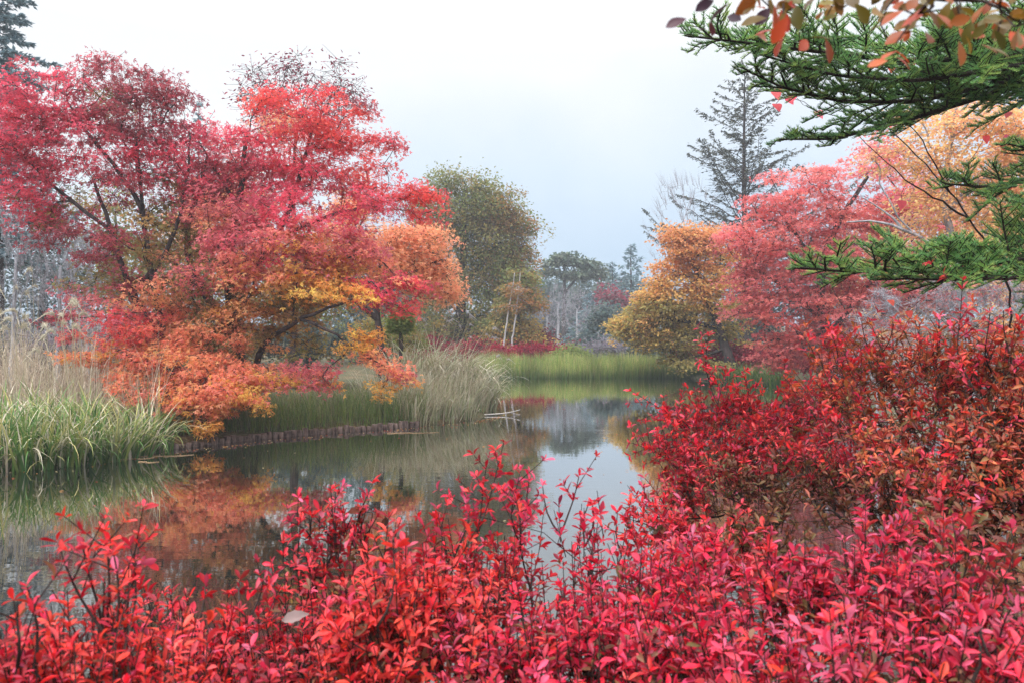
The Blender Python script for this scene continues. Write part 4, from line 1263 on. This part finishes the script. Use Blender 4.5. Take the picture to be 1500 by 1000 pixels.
fir_bough([(1560, 85), (1450, 105), (1340, 120), (1220, 112), (1120, 84)], 5.0, 4.7, .6, 34, .5)
fir_bough([(1580, 400), (1480, 408), (1380, 410), (1290, 408)], 4.7, 4.5, .5, 50, .5)
fir_bough([(1640, 290), (1560, 300), (1480, 300)], 5.0, 4.9, .4, 24, .5)

print('fir done')


# ------------------------------------------------------------------ foreground shrubs
def rosettes(la, P, D, K, nl=(4, 7), size=.034, up=.85, tmpl=SLIM, spread=.6):
    """whorls of leaves at points P with axis D"""
    n = len(P)
    cnt = rng.integers(nl[0], nl[1] + 1, size=n)
    idx = np.repeat(np.arange(n), cnt)
    m = len(idx)
    D = unit(D)
    a = unit(np.cross(D, rng.normal(size=D.shape)))
    b = np.cross(D, a)
    start = np.concatenate([np.arange(c) for c in cnt])
    th = start * 2.399 + rng.normal(0, .35, m)
    rd = a[idx] * np.cos(th)[:, None] + b[idx] * np.sin(th)[:, None]
    ua = np.abs(rng.normal(up, .28, m))[:, None]
    fw = unit(rd + D[idx] * ua)
    nor = unit(D[idx] - rd * ua * .8 + rng.normal(size=(m, 3)) * .22)
    pos = P[idx] + D[idx] * rng.normal(0, .004, (m, 1))
    alt = ('scarlet', 'vermilion', 'cherry', 'rose')
    p = [PAL[k if k in ('bronze',) or rng.random() < .72 else alt[rng.integers(4)]] for k in K]
    base = np.array([q[rng.integers(len(q))] for q in p])
    leaf = np.array([p[i][rng.integers(len(p[i]))] for i in idx])
    c = (base[idx] * (1 - spread) + leaf * spread) * np.exp(rng.normal(0, .26, (m, 1)))
    s = size * np.clip(np.exp(rng.normal(-.08, .32, m)), .35, 1.6)
    kind = rng.random(m)
    brown = rng.random(m) < .03
    c[brown] = lin(np.array((134, 92, 68)))
    for lo, hi, tm, q in ((0, .5, tmpl, 1.0), (.5, .78, BROAD, 1.0), (.78, 1.01, CURL, .9)):
        z = (kind >= lo) & (kind < hi)
        inst(la, tm, pos[z], nor[z], fw[z], s[z], np.clip(c[z], 0, .95), wid=s[z] * rng.uniform(.8, 1.2, z.sum()) * q)


def shrub(label, roots, blobs, n, shoots=(), size=.034, per=3, step=.035, seg=.09, rtip=.0012, group='red shrubs along the near bank', lenw=.3, inner='bronze', inner_share=.3, upv=.9):
    """blobs: (px, py, rx, ry, palette, Y[, weight]); shoots: long twigs (x0,y0,x1,y1,Y,palette)"""
    sk = Skel()
    R = []
    for (x, y) in roots:
        g = float(ground_z(x, y))
        R.append((x, y, g))
        sk.trunk(np.array([(x, y, g - .05), (x + rng.normal(0, .03), y + rng.normal(0, .03), g + .25)]), .009, .006, .08)
    w = np.array([b[2] * b[3] * (b[6] if len(b) > 6 else 1) for b in blobs]); w = w / w.sum()
    C, K = [], []
    for b, q in zip(blobs, w):
        m = max(3, int(round(n * q)))
        Y = b[5]
        c = W(b[0], b[1], Y)
        rx, rz = b[2] * Y / F, b[3] * Y / F
        nc = max(2, m // 7)
        u = unit(rng.normal(size=(nc, 3))) * rng.random((nc, 1)) ** .4
        sub = c + u * (rx, max(rx, rz) * .8, rz) - (0, 0, step * per * .55)
        pk = rng.integers(nc, size=m)
        C.append(sub[pk] + rng.normal(size=(m, 3)) * (.045, .045, .03) * (rng.uniform(.6, 1.4, (nc, 1)))[pk])
        K += [b[4]] * m
    C = np.concatenate(C)
    sk.grow(C, seg, .008, lenw, .6, .35)
    P, D, KK = [], [], []
    base = np.mean(np.array(R), 0)
    ta, la = Acc(), Acc()
    mid = C.mean(0)
    for c, k in zip(C, K):
        d = unit(unit(c - np.array((mid[0], mid[1], mid[2] - .5))) + np.array((0, 0, upv)) + rng.normal(size=3) * .38)
        lo = c[2] < mid[2] - .02
        for j in range(per):
            P.append(c + d * step * (j + rng.random() * .4)); D.append(d + rng.normal(size=3) * .2)
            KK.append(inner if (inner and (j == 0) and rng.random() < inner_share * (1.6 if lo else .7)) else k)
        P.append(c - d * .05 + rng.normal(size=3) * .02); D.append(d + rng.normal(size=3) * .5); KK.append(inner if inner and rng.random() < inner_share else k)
        tube(ta, np.array([c - d * .02, c + d * step * per]), [.0018, .0010], 3, cap=False)
    for (x0, y0, x1, y1, Y, k) in shoots:
        a, b = W(x0, y0, Y), W(x1, y1, Y + rng.normal(0, .05))
        L = np.linalg.norm(b - a)
        i0 = int(np.argmin(np.linalg.norm(sk.p[:sk.n] - a, axis=1) + 3 * np.maximum(0, sk.p[:sk.n, 2] - a[2] + .04)))
        q = np.array([sk.p[i0], a, (a + b) / 2 + rng.normal(size=3) * L * .05, b])
        Q = resample(q, .03)
        tube(ta, Q, np.linspace(.0030, .0012, len(Q)), 5)
        st = max(3, len(Q) // 5)
        for j in range(st, len(Q)):
            d = unit(Q[j] - Q[j - 1])
            side = unit(np.cross(d, rng.normal(size=3)))
            P.append(Q[j]); D.append(d + side * .2); KK.append(k)
            if rng.random() < .7 and j < len(Q) - 1:
                l = rng.uniform(.03, .12)
                e = Q[j] + unit(d * .8 + side) * l
                tube(ta, np.array([Q[j], e]), [.0016, .001], 3, cap=False)
                P.append(e); D.append(unit(d * .8 + side)); KK.append(k)
                P.append(Q[j] * .5 + e * .5); D.append(unit(d * .8 + side)); KK.append(k)
    sk.mesh(ta, rtip, .42, 5)
    root = thing('red_shrub', label, 'shrub', base, group)
    rosettes(la, np.array(P), np.array(D), KK, size=size)
    ta.build('stems', M_BARKD, root, smooth=True, origin=base)
    la.build('foliage', M_SHRUB, root, smooth=True, origin=base)
    return root


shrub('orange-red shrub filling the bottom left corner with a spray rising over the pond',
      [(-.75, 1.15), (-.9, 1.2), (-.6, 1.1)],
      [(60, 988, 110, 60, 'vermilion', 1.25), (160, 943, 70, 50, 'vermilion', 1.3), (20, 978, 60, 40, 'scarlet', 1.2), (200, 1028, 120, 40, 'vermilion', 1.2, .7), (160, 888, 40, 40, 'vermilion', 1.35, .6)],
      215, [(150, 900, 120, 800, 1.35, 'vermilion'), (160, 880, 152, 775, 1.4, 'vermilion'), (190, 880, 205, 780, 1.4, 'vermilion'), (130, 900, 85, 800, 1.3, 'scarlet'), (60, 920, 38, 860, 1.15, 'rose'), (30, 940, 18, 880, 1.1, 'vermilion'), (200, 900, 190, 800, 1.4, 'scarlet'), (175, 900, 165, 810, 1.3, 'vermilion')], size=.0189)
shrub('dense scarlet shrub at the bottom, left of the tall twig spray',
      [(-.5, 1.35), (-.35, 1.4), (-.2, 1.35)],
      [(320, 931, 80, 26, 'scarlet', 1.75), (400, 941, 90, 28, 'scarlet', 1.75), (300, 991, 120, 36, 'scarlet', 1.6, .8), (450, 996, 120, 36, 'cherry', 1.6, .8), (540, 991, 90, 40, 'vermilion', 1.5, .7), (250, 906, 30, 25, 'scarlet', 1.8, .7)],
      310, [(300, 880, 300, 845, 1.8, 'scarlet'), (380, 880, 385, 850, 1.8, 'scarlet'), (345, 880, 350, 850, 1.8, 'scarlet')], size=.0202)
shrub('open scarlet twig spray standing free before the dark water left of centre',
      [(-.52, 1.6), (-.45, 1.62)],
      [(470, 770, 44, 22, 'scarlet', 2.05), (510, 745, 34, 22, 'scarlet', 2.05), (450, 820, 46, 24, 'scarlet', 2.05), (525, 790, 30, 30, 'cherry', 2.05), (490, 860, 60, 24, 'cherry', 2.0, .8)],
      95, [(490, 770, 492, 712, 2.05, 'rose'), (520, 770, 538, 725, 2.05, 'scarlet'), (460, 780, 418, 762, 2.05, 'scarlet'), (470, 770, 452, 742, 2.05, 'scarlet'), (440, 830, 402, 828, 2.05, 'scarlet')], size=.0219, per=2)
shrub('tall scarlet shrub just left of centre whose top shoot overlaps the pond',
      [(-.2, 1.55), (-.1, 1.6), (-.05, 1.5)],
      [(690, 790, 60, 46, 'scarlet', 2.1, .6), (650, 830, 60, 36, 'scarlet', 2.0, .6), (720, 830, 60, 50, 'cherry', 2.0), (600, 860, 60, 60, 'vermilion', 1.6), (570, 900, 60, 60, 'vermilion', 1.5), (650, 930, 90, 70, 'vermilion', 1.6), (690, 880, 80, 50, 'cherry', 1.9), (740, 790, 40, 40, 'scarlet', 2.2, .35)],
      300, [(715, 740, 738, 648, 2.15, 'scarlet'), (705, 760, 715, 670, 2.15, 'scarlet'), (650, 800, 640, 745, 2.1, 'scarlet'), (690, 760, 680, 720, 2.1, 'rose'), (580, 880, 575, 790, 1.45, 'vermilion'), (745, 760, 762, 690, 2.2, 'rose'), (760, 790, 775, 705, 2.2, 'ruby')], size=.0219)
shrub('crimson shrub at the bottom centre, thin stems against the bright water',
      [(.1, 1.5), (.2, 1.55), (.3, 1.5)],
      [(800, 760, 36, 30, 'ruby', 2.1, .35), (850, 790, 50, 36, 'ruby', 2.1, .35), (820, 860, 80, 36, 'ruby', 2.0, .45), (900, 830, 60, 30, 'ruby', 2.1, .5), (860, 925, 110, 40, 'ruby', 1.8, .8), (950, 880, 90, 50, 'ruby', 1.8), (800, 960, 130, 50, 'ruby', 1.55), (950, 960, 120, 50, 'ruby', 1.5), (720, 960, 70, 40, 'rose', 1.5)],
      380, [(830, 760, 848, 698, 2.1, 'ruby'), (850, 760, 862, 738, 2.1, 'ruby'), (800, 760, 795, 712, 2.1, 'rose'), (870, 780, 868, 740, 2.1, 'scarlet'), (760, 800, 752, 720, 2.1, 'ruby'), (900, 790, 905, 750, 2.1, 'scarlet')], size=.0211)
shrub('rose pink and crimson shrub along the bottom right',
      [(.55, 1.3), (.75, 1.35), (.95, 1.3)],
      [(1040, 900, 80, 50, 'ruby', 1.7), (1130, 900, 90, 50, 'rose', 1.6), (1240, 850, 80, 50, 'rose', 1.6), (1290, 800, 60, 40, 'rose', 1.65), (1330, 880, 90, 50, 'rose', 1.5), (1050, 970, 110, 40, 'ruby', 1.4), (1180, 970, 120, 40, 'rose', 1.35), (1320, 970, 110, 40, 'rose', 1.3), (1450, 970, 90, 40, 'rose', 1.25), (1440, 910, 70, 40, 'rose', 1.35, .7), (1470, 860, 60, 40, 'bronze', 1.5, .6), (1400, 850, 60, 36, 'cherry', 1.6, .6)],
      500, [(1240, 840, 1235, 790, 1.6, 'rose'), (1290, 800, 1310, 768, 1.6, 'rose'), (1430, 940, 1440, 880, 1.25, 'rose'), (1460, 960, 1425, 920, 1.2, 'rose'), (1130, 900, 1120, 850, 1.6, 'ruby')], size=.0219)
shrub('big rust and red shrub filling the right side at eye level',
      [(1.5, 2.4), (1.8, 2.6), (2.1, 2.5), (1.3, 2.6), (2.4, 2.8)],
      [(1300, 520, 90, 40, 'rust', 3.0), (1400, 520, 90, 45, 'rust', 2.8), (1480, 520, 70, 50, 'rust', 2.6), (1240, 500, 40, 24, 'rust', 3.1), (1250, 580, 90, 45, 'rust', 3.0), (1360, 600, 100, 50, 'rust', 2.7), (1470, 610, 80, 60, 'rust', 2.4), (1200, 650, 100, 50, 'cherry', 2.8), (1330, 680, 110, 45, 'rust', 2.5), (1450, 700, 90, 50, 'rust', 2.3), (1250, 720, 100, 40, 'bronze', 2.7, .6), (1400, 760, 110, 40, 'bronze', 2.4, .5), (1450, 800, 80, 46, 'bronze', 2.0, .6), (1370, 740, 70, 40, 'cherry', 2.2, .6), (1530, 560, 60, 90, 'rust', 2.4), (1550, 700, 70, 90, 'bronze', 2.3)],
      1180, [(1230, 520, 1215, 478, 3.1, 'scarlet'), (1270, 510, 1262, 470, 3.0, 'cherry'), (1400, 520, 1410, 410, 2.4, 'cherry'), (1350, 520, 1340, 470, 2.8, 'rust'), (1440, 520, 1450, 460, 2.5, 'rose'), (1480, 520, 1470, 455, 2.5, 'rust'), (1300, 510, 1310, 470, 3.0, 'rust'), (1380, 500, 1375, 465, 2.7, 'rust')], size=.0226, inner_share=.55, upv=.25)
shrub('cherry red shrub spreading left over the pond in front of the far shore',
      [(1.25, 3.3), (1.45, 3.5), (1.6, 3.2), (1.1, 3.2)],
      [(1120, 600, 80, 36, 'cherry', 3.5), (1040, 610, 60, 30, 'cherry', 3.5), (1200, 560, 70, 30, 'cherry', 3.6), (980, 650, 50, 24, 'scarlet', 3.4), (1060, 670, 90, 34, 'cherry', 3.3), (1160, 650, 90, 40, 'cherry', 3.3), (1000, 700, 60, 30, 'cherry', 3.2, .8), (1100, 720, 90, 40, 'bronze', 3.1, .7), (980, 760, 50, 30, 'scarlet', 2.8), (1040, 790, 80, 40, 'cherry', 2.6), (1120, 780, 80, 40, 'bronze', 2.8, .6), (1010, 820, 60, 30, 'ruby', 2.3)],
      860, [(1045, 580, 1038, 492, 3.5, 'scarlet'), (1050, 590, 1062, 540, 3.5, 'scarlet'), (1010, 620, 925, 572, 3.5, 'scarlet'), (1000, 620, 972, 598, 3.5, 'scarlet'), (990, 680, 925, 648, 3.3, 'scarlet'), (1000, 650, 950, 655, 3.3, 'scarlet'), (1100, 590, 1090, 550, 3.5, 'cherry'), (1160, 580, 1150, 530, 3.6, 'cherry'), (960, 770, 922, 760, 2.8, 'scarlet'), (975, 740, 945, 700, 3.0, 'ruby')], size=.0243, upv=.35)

# dead leaves caught on the shrubs
for px, py, Y, s, c, lab in [(432, 905, 1.62, .055, (176, 160, 158), 'grey-brown ribbed dead leaf lying on the scarlet shrub'), (920, 940, 1.5, .045, (196, 150, 132), 'tan dead leaf lying on the crimson shrub'), (522, 748, 2.02, .045, (120, 64, 50), 'curled brown dead leaf caught on the open twig spray'), (1395, 885, 1.42, .035, (214, 176, 160), 'pale dead leaf caught on the rose shrub')]:
    acc = Acc()
    n = 9
    t = np.linspace(0, 1, n)
    wdt = np.sin(np.pi * t ** .8) * .26
    v = []
    for k in range(n):
        for j in range(5):
            u = (j - 2) / 2
            v.append((t[k] - .5, u * wdt[k], .10 * abs(u) + .03 * math.cos(k * math.pi) * abs(u) - .25 * (t[k] - .5) ** 2))
    v = np.array(v) * s
    rot = np.array([(math.cos(.3), -math.sin(.3), 0), (math.sin(.3), math.cos(.3), 0), (0, 0, 1)])
    tiltm = np.array([(1, 0, 0), (0, .8, -.6), (0, .6, .8)])
    v = v @ rot.T @ tiltm.T
    p = W(px, py, Y)
    q = [(k * 5 + j, k * 5 + j + 1, k * 5 + j + 6, k * 5 + j + 5) for k in range(n - 1) for j in range(4)]
    acc.add(v + p, None, q, lin(c))
    tag(acc.build('dead_leaf', M_LEAF, smooth=True, origin=tuple(p)), lab, 'leaf')

# ------------------------------------------------------------------ overhanging branch at the top right, close to the lens
ob = thing('broadleaf_sapling', 'green and orange leaved branch hanging into the top right corner', 'branch', (2.3, 1.6, float(ground_z(2.3, 1.6))))
ta, la = Acc(), Acc()
gz0 = float(ground_z(2.3, 1.6))
main = np.array([(2.3, 1.6, gz0), (2.2, 1.6, gz0 + 1.4), (1.9, 1.5, 2.75), W(1430, -90, 1.1), W(1300, -60, 1.0), W(1180, -60, 1.0), W(1080, -45, 1.0)])
sk = Skel()
sk.trunk(main, .028, .006, .06)
C, K = [], []
BR = dict(hang=[(150, 118, 40), (172, 128, 44), (196, 104, 54), (204, 96, 56), (128, 118, 44), (128, 96, 44), (112, 112, 44)], pend=[(226, 92, 56), (214, 74, 52), (232, 112, 64)], dk=[(96, 58, 80), (120, 62, 74), (84, 60, 78)])
for kk, vv in BR.items():
    PAL[kk] = lin(np.array(vv)) * .62  # darkened: the backlit look against the sky is put into the leaf colour
for cx, cy, rx, ry, k, m in [(1180, 5, 90, 22, 'hang', 9), (1300, 0, 90, 28, 'hang', 12), (1420, 10, 90, 30, 'hang', 12), (1490, 40, 40, 30, 'hang', 5), (1250, 45, 70, 20, 'hang', 3), (1380, 45, 70, 20, 'hang', 3), (1060, 0, 40, 12, 'dk', 6), (1140, 30, 20, 18, 'pend', 3), (1315, 85, 18, 14, 'pend', 2)]:
    for _ in range(m):
        C.append(W(cx + rng.uniform(-rx, rx), cy - 12 + rng.uniform(-ry, ry), rng.uniform(.85, 1.15))); K.append(k)
C = np.array(C)
sk.grow(C, .06, .004, .3, .6, .0)
sk.mesh(ta, .0012, .42, 5)
n = len(C); per = 4
pos = np.repeat(C, per, 0) + rng.normal(size=(n * per, 3)) * .016
fw = rng.normal(size=(n * per, 3)) * (.7, .5, .5) + np.array((-.35, 0, -.55))
nor = rng.normal(size=(n * per, 3)) * .6 + np.array((0, -.7, .6))
inst(la, ovate(.52, .07, -.16), pos, nor, fw, rng.uniform(.018, .034, n * per), pal_cols(K, per, .8))
ta.build('trunk', M_BARKD, ob, smooth=True, origin=tuple(ob.location))
la.build('foliage', M_SHRUB, ob, smooth=True, origin=tuple(ob.location))

# thin sapling with a few pink heart-shaped leaves below the fir boughs
sp = W(1490, 470, 6.6)
g = float(ground_z(sp[0], 6.6))
sap = thing('sapling', 'thin dark sapling with a few pink heart leaves between the fir boughs', 'sapling', (sp[0], 6.6, g))
ta, la = Acc(), Acc()
sk = Skel()
sk.trunk(np.array([(sp[0], 6.6, g), W(1480, 420, 6.6), W(1420, 320, 6.5), W(1350, 235, 6.4), W(1300, 190, 6.4)]), .02, .005, .1, None, .006)
sk.trunk(np.array([W(1420, 320, 6.5), W(1330, 270, 6.3), W(1255, 198, 6.3)]), .009, .003, .1, True, .006)
sk.trunk(np.array([W(1390, 282, 6.45), W(1340, 190, 6.2), W(1295, 155, 6.2)]), .008, .003, .1, True, .006)
HT = [(1140, 160), (1152, 155), (1160, 150), (1190, 172), (1300, 102), (1335, 95), (1468, 222), (1480, 175), (1312, 300), (1318, 302), (1130, 140), (1465, 215), (1475, 280), (1440, 210), (1405, 395), (1300, 450), (1330, 468), (1440, 380)]
C = np.array([W(a + rng.normal(0, 3), b + rng.normal(0, 3), rng.uniform(5.9, 6.7)) for a, b in HT])
sk.grow(C + np.array((0, 0, .05)), .1, .01, .3, .6, .2)
sk.mesh(ta, .002, .4, 4)
PAL['heart'] = lin(np.array([(236, 110, 130), (240, 130, 140), (230, 90, 90), (236, 104, 84)]))
n = len(C)
nn = rng.normal(size=(n, 3)) * .3 + np.array((0, -1, .3))
inst(la, HEART, C + np.array((0, 0, .05)), nn, rng.normal(size=(n, 3)) * .3 + np.array((0, 0, -1.)), rng.uniform(.06, .10, n), pal_cols(['heart'] * n, 1, .5))
ta.build('trunk', M_BARKD, sap, smooth=True, origin=tuple(sap.location))
la.build('foliage', M_LEAF, sap, smooth=True, origin=tuple(sap.location))

# ------------------------------------------------------------------ haze
bx0, bx1, by0, by1 = -70, 75, -6, 135
acc = Acc()
v, f = boxv(bx0, bx1, by0, by1, -2.0, 26)
acc.add(v, None, f)
hm, ht, hout = mat("haze_air")
pv = N(ht, 'ShaderNodeVolumePrincipled')
pv.inputs['Color'].default_value = (0.86, 0.92, 1.0, 1)
pv.inputs['Density'].default_value = 0.0017
pv.inputs['Anisotropy'].default_value = 0.2
ht.links.new(pv.outputs[0], hout.inputs['Volume'])
tag(acc.build('haze', hm), kind='stuff')
print('scene built', sum(len(o.data.polygons) for o in COL.objects if o.type == 'MESH'))
